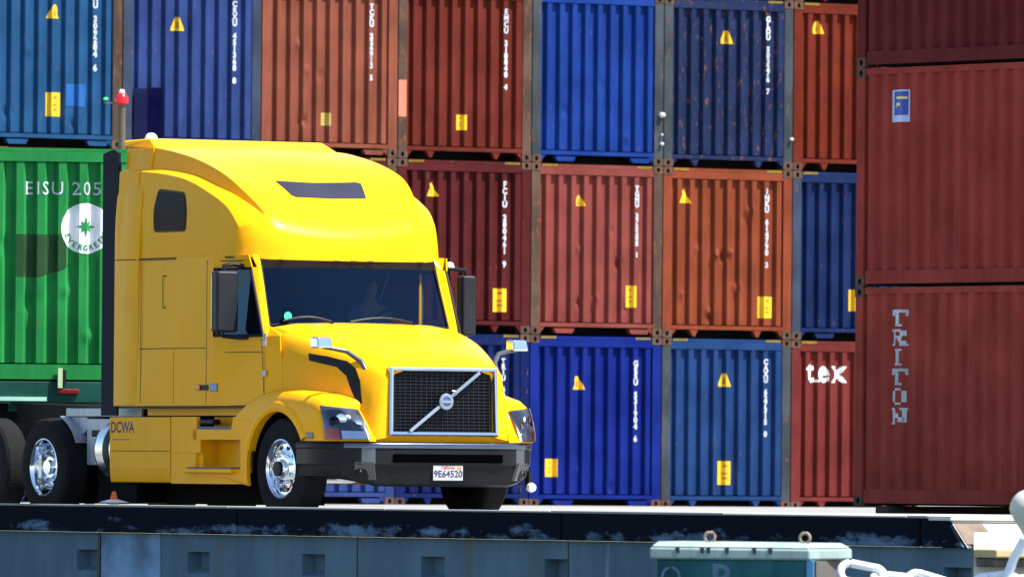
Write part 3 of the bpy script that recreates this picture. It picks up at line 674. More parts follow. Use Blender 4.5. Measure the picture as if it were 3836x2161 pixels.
# door glass, window frames, seams
for s_ in (-1, 1):
    P = lambda u, v, z: (u, s_ * (H - v), z)
    g_ = MB().add([P(-1.34, .025, 1.88), P(-.45, .105, 1.88), P(-.75, .115, 2.56), P(-1.34, .03, 2.56)], [(0, 1, 2, 3)]).build('door_window', WSH, truck, recalc=False)
    fr = MB(); lp = [P(-1.34, -.006, 1.87), P(-.46, .07, 1.87), P(-.46, .07, 1.87), P(-.745, .085, 2.56), P(-1.34, -.004, 2.56)]
    fr.tube(lp, .018, 6, closed=True); fr.build('window_seal', BLK, g_)
    seam = MB()
    def sm_(u0, z0, u1, z1, wd=.007, mi=0):
        d = Vector((u1 - u0, z1 - z0)).normalized() * wd; nx, nz = -d.y, d.x
        y = lambda u: s_ * (H + .0065 - max(0, (u + 1.36)) * .07 - (.006 if u < -2.5 else 0) * 0)
        seam.add([(u0 + nx, y(u0), z0 + nz), (u1 + nx, y(u1), z1 + nz), (u1 - nx, y(u1), z1 - nz), (u0 - nx, y(u0), z0 - nz)], [(0, 1, 2, 3)], mi)
    sm_(-1.50, 1.16, -1.50, 2.64); sm_(-1.50, 2.64, -.8, 2.64); sm_(-2.93, 1.745, -1.52, 1.745, .005); sm_(-1.48, 1.70, -.44, 1.70, .004); sm_(-2.19, 1.17, -2.19, 1.73, .005)
    sm_(-2.96, 2.678, -1.0, 2.678, .012); sm_(-2.44, 2.17, -2.44, 2.50, .006); sm_(-2.44, 2.50, -2.36, 2.50, .006); sm_(-2.44, 2.17, -2.36, 2.17, .006)
    sm_(-.40, 1.16, -.46, 1.84, .007); sm_(-2.9, 1.19, -2.9, 2.66, .006)
    seam.build('panel_gap', YDK, cabo, recalc=False)
    for z in (1.86, 1.79, 1.48): MB().box(-.43, -.365, *sorted((s_ * (H - .06), s_ * (H - .085 + .035))), z - .03, z + .03).build('door_hinge', ALD, truck)
    MB().box(-1.70, -1.61, *sorted((s_ * H, s_ * (H + .03))), 1.31, 1.37).build('side_marker', [AMB], truck, bevel=.01)
    MB().box(-1.42, -1.27, *sorted((s_ * H, s_ * (H + .012))), 1.30, 1.38).build('door_badge', paint('badge_blue', (.10, .16, .32), .3, .5), truck, bevel=.008)
    MB().box(-1.62, -1.45, *sorted((s_ * (H + .004), s_ * (H + .016))), 1.31, 1.365).build('latch_recess', BLK, truck)
    # brow marker lights
for y in (-.82, -.2, 0, .2, .84): MB().lathe([(.001, .012), (.025, .010), (.04, .0)], 10, 'z', (-.70 + .045 - .08 * abs(y) ** 2, y, 2.655)).build('marker_light', AMB, truck, smooth=60)
# --- hood nose
def sec(u, pts): return [(u, -y, z) for y, z in pts] + [(u, y, z) for y, z in pts[:-1][::-1]]
K = [(-.44, [(1.16, 1.28), (1.15, 1.62), (1.13, 1.84), (1.06, 1.955), (.8, 1.995), (.4, 2.01), (0, 2.015)]),
     (-.10, [(1.13, 1.27), (1.115, 1.58), (1.08, 1.79), (1.0, 1.895), (.76, 1.94), (.4, 1.962), (0, 1.968)]),
     (.30, [(1.06, 1.22), (1.04, 1.5), (1.0, 1.72), (.92, 1.805), (.70, 1.855), (.36, 1.885), (0, 1.892)]),
     (.65, [(.97, 1.1), (.94, 1.42), (.90, 1.62), (.83, 1.70), (.62, 1.76), (.32, 1.795), (0, 1.803)]),
     (.92, [(.90, .95), (.86, 1.3), (.815, 1.53), (.745, 1.61), (.56, 1.665), (.3, 1.70), (0, 1.708)]),
     (1.08, [(.86, .80), (.80, 1.2), (.755, 1.46), (.685, 1.54), (.52, 1.585), (.28, 1.612), (0, 1.62)]),
     (1.15, [(.82, .80), (.75, 1.15), (.70, 1.42), (.64, 1.50), (.50, 1.535), (.27, 1.552), (0, 1.558)])]
cols = []
for j in range(7): cols.append(catmull([(u, -pts[j][0], pts[j][1]) for u, pts in K], 4))
hr = []
for i in range(len(cols[0])):
    nr = [tuple(c_[i]) for c_ in cols]; hr.append(nr + [(p[0], -p[1], p[2]) for p in nr[:-1][::-1]])
hm = MB().grid(hr)
last = hr[-1]; inner = []
for p in last:
    y = max(-.60, min(.60, p[1] * .88)); z = p[2]
    zz2 = .84 if z < .81 else min(1.515, lerp(.84, 1.515, (z - .8) / .74)); inner.append((1.165 + .02 * (1.5 - z), y, zz2))
mid = [(1.175 + .012 * (1.5 - p[2]), lerp(p[1], q[1], .5), lerp(p[2], q[2], .5)) for p, q in zip(last, inner)]
hm.grid([last, mid, inner]); hm.grid([inner, [(p[0] - .08, p[1], p[2]) for p in inner]])
hm.add([(1.15, -.84, .79), (1.15, .84, .79), (1.165, .84, .86), (1.165, -.84, .86)], [(0, 1, 2, 3)])
hood = hm.build('hood', YEL, truck, smooth=42, weld=True)
hoodT = bvh_of(hood)
# fenders with wheel arches
AR, AC = .60, (-.03, .5)
FS = [(-.92, 0, 1.03, 1.05, .10, 0), (-.75, 0, 1.12, 1.16, .12, 0), (-.6, 0, 1.165, 1.235, .13, 0), (-.42, 0, 1.19, 1.285, .13, 0), (-.2, 0, 1.205, 1.32, .14, 0), (.02, 0, 1.21, 1.325, .15, 0), (.22, 0, 1.205, 1.315, .18, 0), (.42, 0, 1.19, 1.30, .21, 0), (.58, 0, 1.17, 1.285, .25, 0), (.70, .0, 1.16, 1.27, .28, .03), (.80, .02, 1.155, 1.25, .32, .10), (.88, .09, 1.145, 1.23, .36, .17), (.94, .19, 1.135, 1.21, .40, .22), (.975, .30, 1.125, 1.185, .43, .26), (.985, .37, 1.115, 1.165, .45, .27), (.99, .46, 1.09, 1.12, .50, .20)]
FSd = catmull([(f_[0], f_[1], f_[2]) for f_ in FS], 5); FSe = catmull([(f_[5], f_[3], f_[4]) for f_ in FS], 5)
for s_ in (-1, 1):
    rows = []
    for p, q in zip(FSd, FSe):
        u, vo, ws_ = p; wt, vi = q[1], q[2]; r2 = AR * AR - (u - AC[0]) ** 2
        wb = .79
        if u < .52: wb = AC[1] + math.sqrt(max(r2, 0)) if r2 > 0 else .5
        if u < -.60: wb = lerp(1.0, .75, (u + .92) / .32)
        wb = min(max(wb, .79), ws_ - .01)
        if u < -.60: wb = min(ws_ - .01, max(wb, 1.0 - (u + .92) * .3))
        Y = lambda v: s_ * (H - v); U = lambda f_: u + q[0] * (1 - f_)
        rows.append([(U(0), Y(vo + .05), wb), (U(0), Y(vo + .004), wb + .0), (U(.35), Y(vo - .002), lerp(wb, ws_, .35)), (U(.75), Y(vo - .002), lerp(wb, ws_, .75)), (u, Y(vo + .008), ws_), (u, Y(lerp(vo, vi, .28)), lerp(ws_, wt, .62)), (u, Y(lerp(vo, vi, .7)), lerp(ws_, wt, .95)), (u, Y(vi), wt), (u, Y(vi + .12), wt + .01)])
    fo = MB().grid(rows).build('fender', YEL, truck, smooth=50)
    # flared lip round the arch
    lip = []
    for k in range(23):
        a = lerp(R(168), R(29), k / 22); cx, cz = AC[0], AC[1]
        rr = AR + .0
        sec_ = [(rr - .005, .07), (rr - .01, -.012), (rr + .03, -.028), (rr + .075, -.016), (rr + .10, .004)]
        lip.append([(cx + r_ * cos(a), s_ * (H - v_), max(cz + r_ * sin(a), .34)) for r_, v_ in sec_])
    MB().grid(lip[1:]).build('arch_lip', YEL, fo, smooth=50)
    MB().grid([[(AC[0] + (AR + .01) * cos(a), s_ * y, max(.45, AC[1] + (AR + .01) * sin(a))) for y in (.62, 1.19)] for a in [pi * k / 20 for k in range(21)]]).box(-.6, .5, *sorted((s_ * .60, s_ * .63)), .45, 1.2).build('wheel_well', CHS, truck)
    MB().box(.58, .72, *sorted((s_ * (H - .01), s_ * (H + .012))), .815, .875).build('fender_badge', paint('badge_grey', (.12, .15, .16), .35, .4), truck, bevel=.006)
    # headlight: housing, reflectors, lens
    hl = []; band = [(p, q) for p, q in zip(FSd, FSe) if p[0] > .79 and p[1] < .375]
    def hpt(p, q, f_, off): return (p[0] + q[0] * (1 - f_) + off * .7 + .03 * sin(pi * f_), s_ * (H - p[1] + off * .7), lerp(.803, p[2] - .004, f_))
    bucket = MB().grid([[hpt(p, q, f_, .004) for f_ in (0, .25, .5, .75, 1)] for p, q in band]).build('headlight', paint('headlight_bucket', (.09, .10, .15), .25, .5, vary=.6), truck, smooth=60)
    def blob(i, f_, r_, mat, nm):
        p, q = band[i]; c_ = Vector(hpt(p, q, f_, .012)); nrm = Vector((.72, s_ * .69, 0)).normalized(); up = Vector((0, 0, 1)); sd = up.cross(nrm)
        mb2 = MB(); vs = [c_ + nrm * .012] + [c_ + (sd * cos(2 * pi * k / 14) + up * sin(2 * pi * k / 14)) * r_ for k in range(14)]
        mb2.add(vs, [(0, 1 + k, 1 + (k + 1) % 14) for k in range(14)]); mb2.build(nm, mat, bucket, smooth=60)
    nB = len(band)
    blob(int(nB * .42), .62, .06, CHR, 'lamp_reflector'); blob(int(nB * .26), .55, .055, SGL, 'lamp_reflector'); blob(int(nB * .55), .68, .035, plain('bulb_white', (.9, .9, .9), .2), 'lamp_bulb')
    blob(int(nB * .70), .5, .045, CHR, 'lamp_reflector')
    MB().grid([[hpt(p, q, f_, .012) for f_ in (.0, .12, .34)] for p, q in band[:int(nB * .34)]]).build('turn_lens', plain('turn_red', (.60, .05, .015), .3), bucket)
    MB().grid([[hpt(p, q, f_, .012) for f_ in (.02, .28)] for p, q in band[int(nB * .36):int(nB * .9)]]).build('chrome_trim', ALU, bucket)
    MB().grid([[hpt(p, q, f_, .026) for f_ in (0, .25, .5, .75, 1)] for p, q in band]).build('headlight_lens', glass('lamp_glass', .9, (1, 1, 1)), bucket, smooth=60, recalc=True)
    # hood mirror
    hmr = MB(); y0, y1 = sorted((s_ * 1.05, s_ * 1.27)); hmr.hexa([(.66, y0, 1.73), (.80, y0 + .02, 1.73), (.80, y1 - .02, 1.73), (.66, y1, 1.73), (.66, y0, 1.85), (.77, y0 + .03, 1.845), (.77, y1 - .03, 1.845), (.66, y1, 1.85)])
    hmo = hmr.build('hood_mirror', CHR, truck, bevel=.02)
    MB().tube([(.73, s_ * 1.15, 1.74), (.74, s_ * 1.02, 1.725), (.78, s_ * .90, 1.70), (.88, s_ * .79, 1.60), (.95, s_ * .775, 1.51)], [.018, .022, .024, .028, .03], 8).build('mirror_arm', GRY, hmo, smooth=60)
    MB().box(.655, .665, y0 + .02, y1 - .02, 1.745, 1.835).build('mirror_glass', AMB if s_ > 0 else BLK, hmo)
    # black side intake on the hood
    pol = [(.22, 1.685), (.5, 1.65), (.74, 1.60), (.86, 1.53), (.94, 1.40), (1.0, 1.17), (.92, 1.20), (.85, 1.31), (.76, 1.455), (.62, 1.545), (.25, 1.61)]
    bm_obj(drape(pol, hoodT, 'y-' if s_ < 0 else 'y+', .006), 'side_intake', BLK, truck)
    # big door mirror
    a, b_ = (1.27, 1.525) if s_ < 0 else (1.405, 1.575)
    ya, yb = sorted((s_ * a, s_ * b_))
    mo = MB().box(-.95, -.80, ya, yb, 1.90, 2.53).build('door_mirror', paint('mirror_housing', (.016, .017, .021), .45, spec=.2), truck, bevel=.03)
    MB().box(-.965, -.952, ya + .02, yb - .02, 1.94, 2.49).build('mirror_glass', CHR, mo)
    yc = (ya + yb) / 2
    MB().tube([(-.9, yc, 2.5), (-.9, yc, 2.585), (-.88, s_ * 1.28, 2.60), (-.85, s_ * 1.12, 2.57)], .022, 8).build('mirror_arm', BLK, mo, smooth=60)
    MB().tube([(-.9, yc, 1.92), (-.9, yc, 1.86), (-.8, s_ * 1.25, 1.845), (-.72, s_ * 1.17, 1.85)], .02, 8).build('mirror_arm', BLK, mo, smooth=60)
MB().lathe([(.001, .06), (.035, .05), (.05, .01), (.05, 0)], 14, 'z', (-.9, 1.30, 2.61)).build('antenna_mount', WHT, truck, smooth=50)
# --- grille
gr = MB()
fo_ = [(-.635, .865), (.635, .865), (.625, 1.535), (-.625, 1.535)]
def gring(a, b_, x0, x1, mi):
    for i in range(4):
        j = (i + 1) % 4; gr.add([(x0, *a[i]), (x0, *a[j]), (x1, *b_[j]), (x1, *b_[i])], [(0, 1, 2, 3)], mi)
def gx(z): return 1.20 + .03 * (1.2 - z)
q0 = [(-.645, .850), (.645, .850), (.632, 1.545), (-.632, 1.545)]; q1 = [(-.63, .865), (.63, .865), (.617, 1.53), (-.617, 1.53)]; q2 = [(-.608, .888), (.608, .888), (.597, 1.512), (-.597, 1.512)]; q3 = [(-.60, .896), (.60, .896), (.59, 1.504), (-.59, 1.504)]
def gl_(qa, da, qb, db):
    for i in range(4):
        j = (i + 1) % 4; gr.add([(gx(qa[i][1]) + da, *qa[i]), (gx(qa[j][1]) + da, *qa[j]), (gx(qb[j][1]) + db, *qb[j]), (gx(qb[i][1]) + db, *qb[i])], [(0, 1, 2, 3)])
gl_(q0, -.06, q0, .0); gl_(q0, 0, q1, .015); gl_(q1, .015, q2, .012); gl_(q2, .012, q3, -.03)
gro = gr.build('grille_frame', paint('grille_surround', (.34, .41, .54), .25, .9), truck, recalc=True)
mesh = MB(); mesh.box(1.12, 1.13, -.6, .6, .88, 1.52, 0)
for k in range(17):
    z = .93 + k * .034; mesh.box(gx(z) - .055, gx(z) - .03, -.587, .587, z - .0035, z + .0035, 1)
for k in range(19):
    y = -.56 + k * 1.12 / 18; mesh.hexa([(gx(.9) - .052, y - .003, .905), (gx(.9) - .034, y - .003, .905), (gx(.9) - .034, y + .003, .905), (gx(.9) - .052, y + .003, .905), (gx(1.5) - .052, y - .003, 1.497), (gx(1.5) - .034, y - .003, 1.497), (gx(1.5) - .034, y + .003, 1.497), (gx(1.5) - .052, y + .003, 1.497)], 1)
mesh.build('grille_mesh', [plain('grille_black', (.004, .004, .005), .7), paint('grille_wire', (.018, .02, .028), .5, .3)], truck)
A_, B_ = Vector((gx(.90) + .02, -.42, .895)), Vector((gx(1.5) + .02, .41, 1.50)); dv = (B_ - A_).normalized(); nz = Vector((0, -dv.z, dv.y)).normalized() * .017
bar = MB(); ex = Vector((.02, 0, 0))
bar.hexa([A_ - nz, A_ + nz, A_ + nz + ex, A_ - nz + ex, B_ - nz, B_ + nz, B_ + nz + ex, B_ - nz + ex])
bar.build('grille_bar', paint('bar_steel', (.30, .34, .42), .35, .8), truck, bevel=.004)
em = MB(); cc = Vector((gx(1.2) + .045, 0, 1.20))
em.lathe([(.045, -.0), (.05, .012), (.068, .016), (.082, .010), (.085, 0)], 28, 'x', tuple(cc))
em.lathe([(.001, .004), (.045, .004)], 28, 'x', tuple(cc), 1)
em.tube([cc + Vector((.01, .055, .055)), cc + Vector((.01, .105, .105))], .009, 6); em.tube([cc + Vector((.01, .065, .108)), cc + Vector((.01, .108, .108)), cc + Vector((.01, .108, .065))], .008, 6)
em.box(cc.x + .006, cc.x + .018, -.07, .07, 1.187, 1.213)
em.build('front_emblem', [paint('bar_steel', (.30, .34, .42), .35, .8), paint('badge_blue', (.10, .16, .32), .3, .5)], truck, smooth=50)
# --- bumper
bp_ = catmull([(.40, 1.27, 0), (.70, 1.262, 0), (.92, 1.20, 0), (1.12, 1.07, 0), (1.245, .88, 0), (1.29, .62, 0), (1.305, .3, 0), (1.31, 0, 0)], 5)
prof = [(-.06, .786), (-.015, .784), (.0, .775), (.008, .76), (.008, .725), (-.004, .712), (-.004, .56), (-.02, .545), (-.035, .44), (-.055, .36), (-.10, .335)]
bm_rows = []
path = [(p[0], -p[1]) for p in bp_] + [(p[0], p[1]) for p in bp_[:-1][::-1]]
for i, (u, y) in enumerate(path):
    a = path[max(i - 1, 0)]; c_ = path[min(i + 1, len(path) - 1)]; tx, ty = c_[0] - a[0], c_[1] - a[1]; l = math.hypot(tx, ty); nx, ny = ty / l, -tx / l
    side = min(1, max(0, (abs(y) - .8) / .35))
    bm_rows.append([(u + nx * d_, y + ny * d_, z + (side * .07 if z < .4 else 0)) for d_, z in prof])
bu = MB().grid(bm_rows)
for i in range(len(bm_rows) - 1):
    for j in range(len(prof) - 1):
        y = abs((path[i][1] + path[i + 1][1]) / 2)
        bu.m[i * (len(prof) - 1) + j] = 1 if (j in (2, 3) and y < 1.1) or (j in (4, 5) and .84 < y < .97) else 0
buo = bu.build('bumper', [paint('bumper_dark', (.009, .0095, .012), .3, spec=.12), paint('bumper_bright', (.10, .11, .14), .2, .8)], truck, smooth=40)
MB().box(1.24, 1.318, -.64, .64, .58, .665).build('bumper_vent', plain('vent_black', (.001, .001, .0015), .9, spec=0), buo, bevel=.01)
for y in (-.93, .93): MB().lathe([(.001, .03), (.03, .028), (.045, .0), (.045, -.02)], 16, 'x', (1.15, y, .50)).build('tow_hook_cover', ALD, buo)
for s_ in (-1, 1):
    MB().hexa([(1.10, s_ * 1.0, .40), (1.24, s_ * .82, .40), (1.22, s_ * .80, .40), (1.08, s_ * .98, .40), (1.17, s_ * 1.02, .58), (1.27, s_ * .86, .58), (1.25, s_ * .84, .58), (1.15, s_ * 1.0, .58)]).build('bumper_fin', GRY, buo)
MB().lathe([(.001, .03), (.04, .028), (.05, .0), (.045, -.03), (.001, -.04)], 18, 'x', (1.05, 1.14, .335)).build('spot_lamp', plain('lamp_white', (.9, .86, .75), .15), truck, smooth=50)
MB().box(.95, 1.03, 1.12, 1.16, .34, .5).build('lamp_bracket', BLK, truck)
pltx = 1.285
pmo = MB().box(pltx, pltx + .012, -.175, .175, .40, .555).build('licence_plate', PLT, truck, bevel=.004)
def truck_text(txt, size, loc, mat, name, par, rot, bold=.0):
    bm = text_mesh(txt, size, bold=bold); o = bm_obj(bm, name, mat, par); o.location = loc; o.rotation_euler = rot; return o
truck_text('9E64520', .07, (pltx + .015, .0, .435), INK, 'plate_number', pmo, (0, 0, pi / 2), .002)
truck_text('California', .03, (pltx + .015, .0, .518), INKR, 'plate_script', pmo, (0, 0, pi / 2), .001)
MB().box(pltx + .013, pltx + .015, .11, .155, .51, .54).build('plate_sticker', plain('sticker_orange', (.75, .2, .03), .5), pmo)
# --- side skirts with steps, tank fairing
for s_ in (-1, 1):
    Y = lambda d: s_ * (H + d)
    def bx(mb, u0, u1, d0, d1, z0, z1, mi=0): y0, y1 = sorted((Y(d0), Y(d1))); mb.box(u0, u1, y0, y1, z0, z1, mi)
    t1 = MB(); t1.prism([(Y(d_), z_) for d_, z_ in ((.006, 1.03), (.004, .68), (.003, .50), (-.004, .42), (-.012, .36), (-.04, .35), (-.04, 1.036))], -3.55, -2.255, ax='x')
    tf = t1.build('tank_fairing', YEL, truck, recalc=True); g1 = MB(); bx(g1, -3.545, -2.26, .003, .0055, .676, .684); g1.build('panel_gap', YDK, tf)
    t2 = MB()
    # step fairing front edge follows the wheel arch
    arc = [(AC[0] + .62 * cos(a), AC[1] + .62 * sin(a)) for a in [R(d_) for d_ in (196, 185, 175, 165, 155, 145, 135)]]
    t2.prism([(-2.235, .345), (arc[0][0], .345), arc[0], arc[1], arc[2], (-.78, .66), (-.78, .50), (-1.72, .50), (-1.72, .66), (-2.235, .66)], *sorted((Y(-.04), Y(.0))))
    t2.prism([(-.78, .662), arc[2], arc[3], arc[4], arc[5], arc[6], (-.60, 1.0), (-.93, 1.036), (-.97, .905), (-.93, .80), (-.78, .80)], *sorted((Y(-.04), Y(.004))))
    bx(t2, -1.78, -.93, -.04, .003, .80, .905); bx(t2, -2.235, -1.70, -.04, .003, .662, 1.036); bx(t2, -1.70, -1.62, -.04, .003, .662, .80)
    # recess boxes
    bx(t2, -1.72, -.78, -.24, -.22, .50, .80); bx(t2, -1.74, -1.62, -.22, -.03, .50, .80); bx(t2, -.80, -.78, -.22, -.03, .50, .80)
    bx(t2, -1.72, -.9, -.24, -.22, .905, 1.036)
    sf = t2.build('step_fairing', YEL, truck, recalc=True)
    st = MB(); bx(st, -1.86, -.88, -.2, .06, .455, .50); so1 = st.build('step', YEL, truck, bevel=.012)
    st = MB(); bx(st, -1.82, -.92, -.19, .05, .502, .518); st.build('step_tread', TRD, so1)
    st = MB(); bx(st, -1.70, -.97, -.2, .0, .906, .935); st.build('step', TRD, truck)
    st = MB(); bx(st, -1.66, -1.36, -.1, .004, .955, 1.01); st.build('step_light', BLK, truck, bevel=.02)
    # rocker under the cab floor
    rk = MB(); rk.prism([(-2.98, 1.05), (-.95, 1.05), (-.85, 1.148), (-2.98, 1.148)], *sorted((Y(-.20), Y(-.13)))); rk.build('rocker_panel', YEL, truck)
    ck = MB(); bx(ck, -3.5, -.9, -.3, -.26, .4, 1.12); ck.build('inner_panel', CHS, truck)
# lettering on the near tank fairing
tt_ = truck_text('DCWA', .115, (-3.28, -H - .007, .875), plain('ink_purple', (.05, .02, .10), .6), 'company_lettering', truck, (0, 0, 0), .003)
truck_text('CA 7128', .06, (-3.2, -H - .002, .61), INKR, 'permit_lettering', truck, (0, 0, 0), .001); truck_text('VN 305', .06, (-3.22, -H - .002, .52), INKR, 'permit_lettering', truck, (0, 0, 0), .001)
MB().box(-3.5, -3.12, -H - .006, -H - .0045, .795, .803).build('lettering_rule', INK, truck)
# --- chassis, tanks, deck
ch = MB()
for y in (-.43, .43): ch.box(-7.4, .9, y - .04, y + .04, .72, .98)
for u in (-6.9, -6.0, -4.6, -2.5, -.9): ch.box(u - .06, u + .06, -.39, .39, .76, .94)
ch.box(-1.0, .9, -.38, .38, .5, 1.2); ch.box(-.1, .1, -.95, .95, .42, .54); ch.box(-5.17, -4.97, -.9, .9, .42, .58); ch.box(-6.49, -6.29, -.9, .9, .42, .58); ch.box(.9, 1.15, -1.0, 1.0, .45, .74); ch.box(-3.5, -.95, -.6, -.15, .13, .72); ch.box(-4.45, -3.6, -.9, .9, .14, .5); ch.box(-5.9, -5.55, -.7, .7, .12, .9)  # low boxes at the end: black blocks added to keep the underside dark
ch.build('chassis', CHS, truck)
MB().box(-6.0, -5.2, -.45, .45, 1.06, 1.14).prism([(-6.5, .98), (-5.0, .98), (-5.2, 1.06), (-6.1, 1.06)], -.35, .35).build('fifth_wheel', paint('greasy_steel', (.03, .03, .032), .4, .6), truck, bevel=.02)
for s_ in (-1, 1):
    y = s_ * .92
    tk = MB().lathe([(.001, -4.03), (.12, -4.025), (.24, -4.0), (.31, -3.95), (.33, -3.88), (.33, -2.3), (.001, -2.28)], 44, 'x', (0, y, .69)).build('fuel_tank', ALU, truck, smooth=40)
    MB().lathe([(.335, -3.72), (.337, -3.70), (.337, -3.62), (.335, -3.60)], 44, 'x', (0, y, .69)).build('tank_strap', BLK, tk, smooth=50)
dk_ = MB(); dk_.box(-4.52, -3.58, -1.0, -.6, .53, 1.02); dk_.box(-4.95, -3.3, -1.02, -.5, 1.04, 1.13); dk_.box(-4.9, -3.3, -.5, .9, 1.06, 1.12)
dk_.box(-4.40, -3.62, -1.012, -.99, .83, .90, 1)
dk_.prism([(-4.95, 1.04), (-4.52, 1.04), (-4.52, .9), (-4.62, .85), (-4.72, .93)], -1.0, -.7)
dk_.build('deck_box', [ALD, BLK], truck, bevel=.01)
MB().tube([(-3.7, .2, 1.2), (-4.1, .1, 1.5), (-4.6, 0, 1.35)], .02, 6).tube([(-3.7, -.2, 1.2), (-4.0, -.2, 1.45), (-4.5, -.1, 1.3)], .02, 6).build('air_lines', BLK, truck, smooth=60)
for u0 in (-5.07,):
    for s_ in (-1, 1):
        MB().grid([[(u0 + .56 * cos(a), s_ * y, .5 + .56 * sin(a)) for y in (.62, 1.1)] for a in [lerp(R(28), R(75), k / 6) for k in range(7)]]).build('mud_guard', ALD, truck, solid=.015)
# wheels
def wheel(u, yc, s_, rear=False, par=None):
    r = .52; wd = .14
    w_ = MB().lathe([(.292, -.13), (.33, -.14), (.43, -.145), (.495, -.13), (.518, -.10), (.52, 0), (.518, .10), (.495, .13), (.43, .145), (.33, .14), (.292, .13)], 48).build('tyre', RUB, par, smooth=35)
    trd = MB()
    for k in range(4): a0 = -.075 + k * .05; trd.lathe([(.5205, a0 - .006), (.5225, a0 - .005), (.5225, a0 + .005), (.5205, a0 + .006)], 48)
    w_.location = (u, yc, .505)
    rim = MB(); s = s_
    if not rear: prof2 = [(.30, .13), (.305, .14), (.292, .145), (.275, .12), (.265, .085), (.25, .08), (.19, .10), (.15, .115), (.10, .12), (.095, .145), (.085, .16), (.001, .165)]
    else: prof2 = [(.30, .13), (.305, .14), (.292, .145), (.27, .10), (.262, .0), (.258, -.06), (.24, -.09), (.17, -.075), (.14, -.06), (.13, .03), (.11, .06), (.001, .065)]
    rim.lathe([(a, b_ * s) for a, b_ in prof2], 48)
    z0 = .098 if not rear else -.075
    for k in range(10):
        a = 2 * pi * k / 10; rc = .222 if not rear else .205
        cx_, cz_ = rc * cos(a), rc * sin(a); zz_ = (.092 if not rear else -.078) * s
        vs = [(cx_ + .024 * cos(b_) * 1.0, zz_ + .006 * s, cz_ + .024 * sin(b_)) for b_ in [2 * pi * j / 10 for j in range(10)]]
        rim.add(vs, [tuple(range(10))], 1)
        a += pi / 10; rim.lathe([(.001, z0 * s + .045 * s), (.015, z0 * s + .04 * s), (.016, z0 * s)], 8, 'y', (.165 * cos(a), 0, .165 * sin(a)), 0)
    ro = rim.build('rim', [CHR, BLK], w_, smooth=40)
    hb = MB().lathe([(.08, (.16 if not rear else .06) * s), (.075, (.19 if not rear else .10) * s), (.001, (.195 if not rear else .105) * s)], 24).build('hub_cap', BLK if not rear else CHR, w_, smooth=40)
    return w_
for s_ in (-1, 1):
    wheel(-.0, s_ * (H - .17), s_, par=truck)
    for u in (-5.07, -6.39): wheel(u, s_ * (H - .17), s_, True, truck); 

# ------------------------------------------------------------------ driver (seen faintly through the glass)
SKIN = paint('skin', (.26, .14, .09), .6); SHIRT = paint('shirt', (.10, .12, .2), .8); HAIR = paint('hair', (.02, .015, .01), .8)
drv = thing('person', 'driver in a dark shirt sitting at the wheel behind the windshield', 'person')
drv.matrix_world = Matrix.Translation((p0.x, p0.y, 0)) @ Matrix.Rotation(-(pi / 2 - PHI), 4, 'Z') @ Matrix.Translation((-1.42, .62, 1.66))
def skin_obj(name, V_, E_, Rr, mat, par, root=0):
    me = bpy.data.meshes.new(name); me.from_pydata(V_, E_, []); o = bpy.data.objects.new(name, me); COL.objects.link(o); o.parent = par; me.materials.append(mat)
    md = o.modifiers.new('skin', 'SKIN'); md.use_smooth_shade = True
    if not me.skin_vertices: me.skin_vertices.new()
    for i, r_ in enumerate(Rr): me.skin_vertices[0].data[i].radius = (r_, r_) if not hasattr(r_, '__len__') else r_
    me.skin_vertices[0].data[root].use_root = True
    o.modifiers.new('sub', 'SUBSURF').levels = 1; o.modifiers['sub'].render_levels = 2; return o
V_ = [(0, 0, .08), (.02, 0, .30), (.0, 0, .50), (.02, 0, .60), (.03, 0, .68), (.045, 0, .78), (.03, 0, .84)]; E_ = [(i, i + 1) for i in range(6)]; Rr = [(.16, .13), (.14, .11), (.16, .10), .055, (.075, .085), (.078, .10), (.06, .08)]
def chain(frm, pts, rs):
    k = frm
    for p_, r_ in zip(pts, rs): V_.append(p_); Rr.append(r_); E_.append((k, len(V_) - 1)); k = len(V_) - 1
    return k
for s_ in (-1, 1):
    k = chain(2, [(.0, s_ * .19, .50), (.12, s_ * .24, .28), (.34, s_ * .20, .32), (.40, s_ * .19, .35)], [.06, .048, .036, .04])
    for f_ in range(4): chain(k, [(.44, s_ * (.19 - .025 + .017 * f_), .375), (.46, s_ * (.19 - .025 + .017 * f_), .35), (.44, s_ * (.19 - .025 + .017 * f_), .33 - .004 * f_)], [.009, .008, .007])
    chain(k, [(.41, s_ * .155, .37), (.43, s_ * .14, .355)], [.011, .009])
    chain(0, [(.28, s_ * .12, .06), (.50, s_ * .13, .02), (.62, s_ * .13, -.28), (.72, s_ * .13, -.32)], [.09, .07, .05, .04])
chain(5, [(.125, 0, .755)], [.014])
skin_obj('body', V_, E_, Rr, SKIN, drv)
V_ = [(0, 0, .06), (.02, 0, .30), (.0, 0, .51), (.02, 0, .555)]; E_ = [(0, 1), (1, 2), (2, 3)]; Rr = [(.175, .145), (.155, .125), (.175, .115), .07]
for s_ in (-1, 1): chain(2, [(.0, s_ * .19, .50), (.10, s_ * .23, .32)], [.074, .062])
skin_obj('shirt', V_, E_, Rr, SHIRT, drv)
MB().lathe([(.001, .125), (.05, .115), (.085, .075), (.10, .02), (.097, -.02)], 20, 'z', (.02, 0, .80)).build('hair', HAIR, drv, smooth=60)
for s_ in (-1, 1): MB().lathe([(.001, .006), (.008, .004), (.011, 0)], 10, 'x', (.118, s_ * .033, .79)).build('eye', BLK, drv)

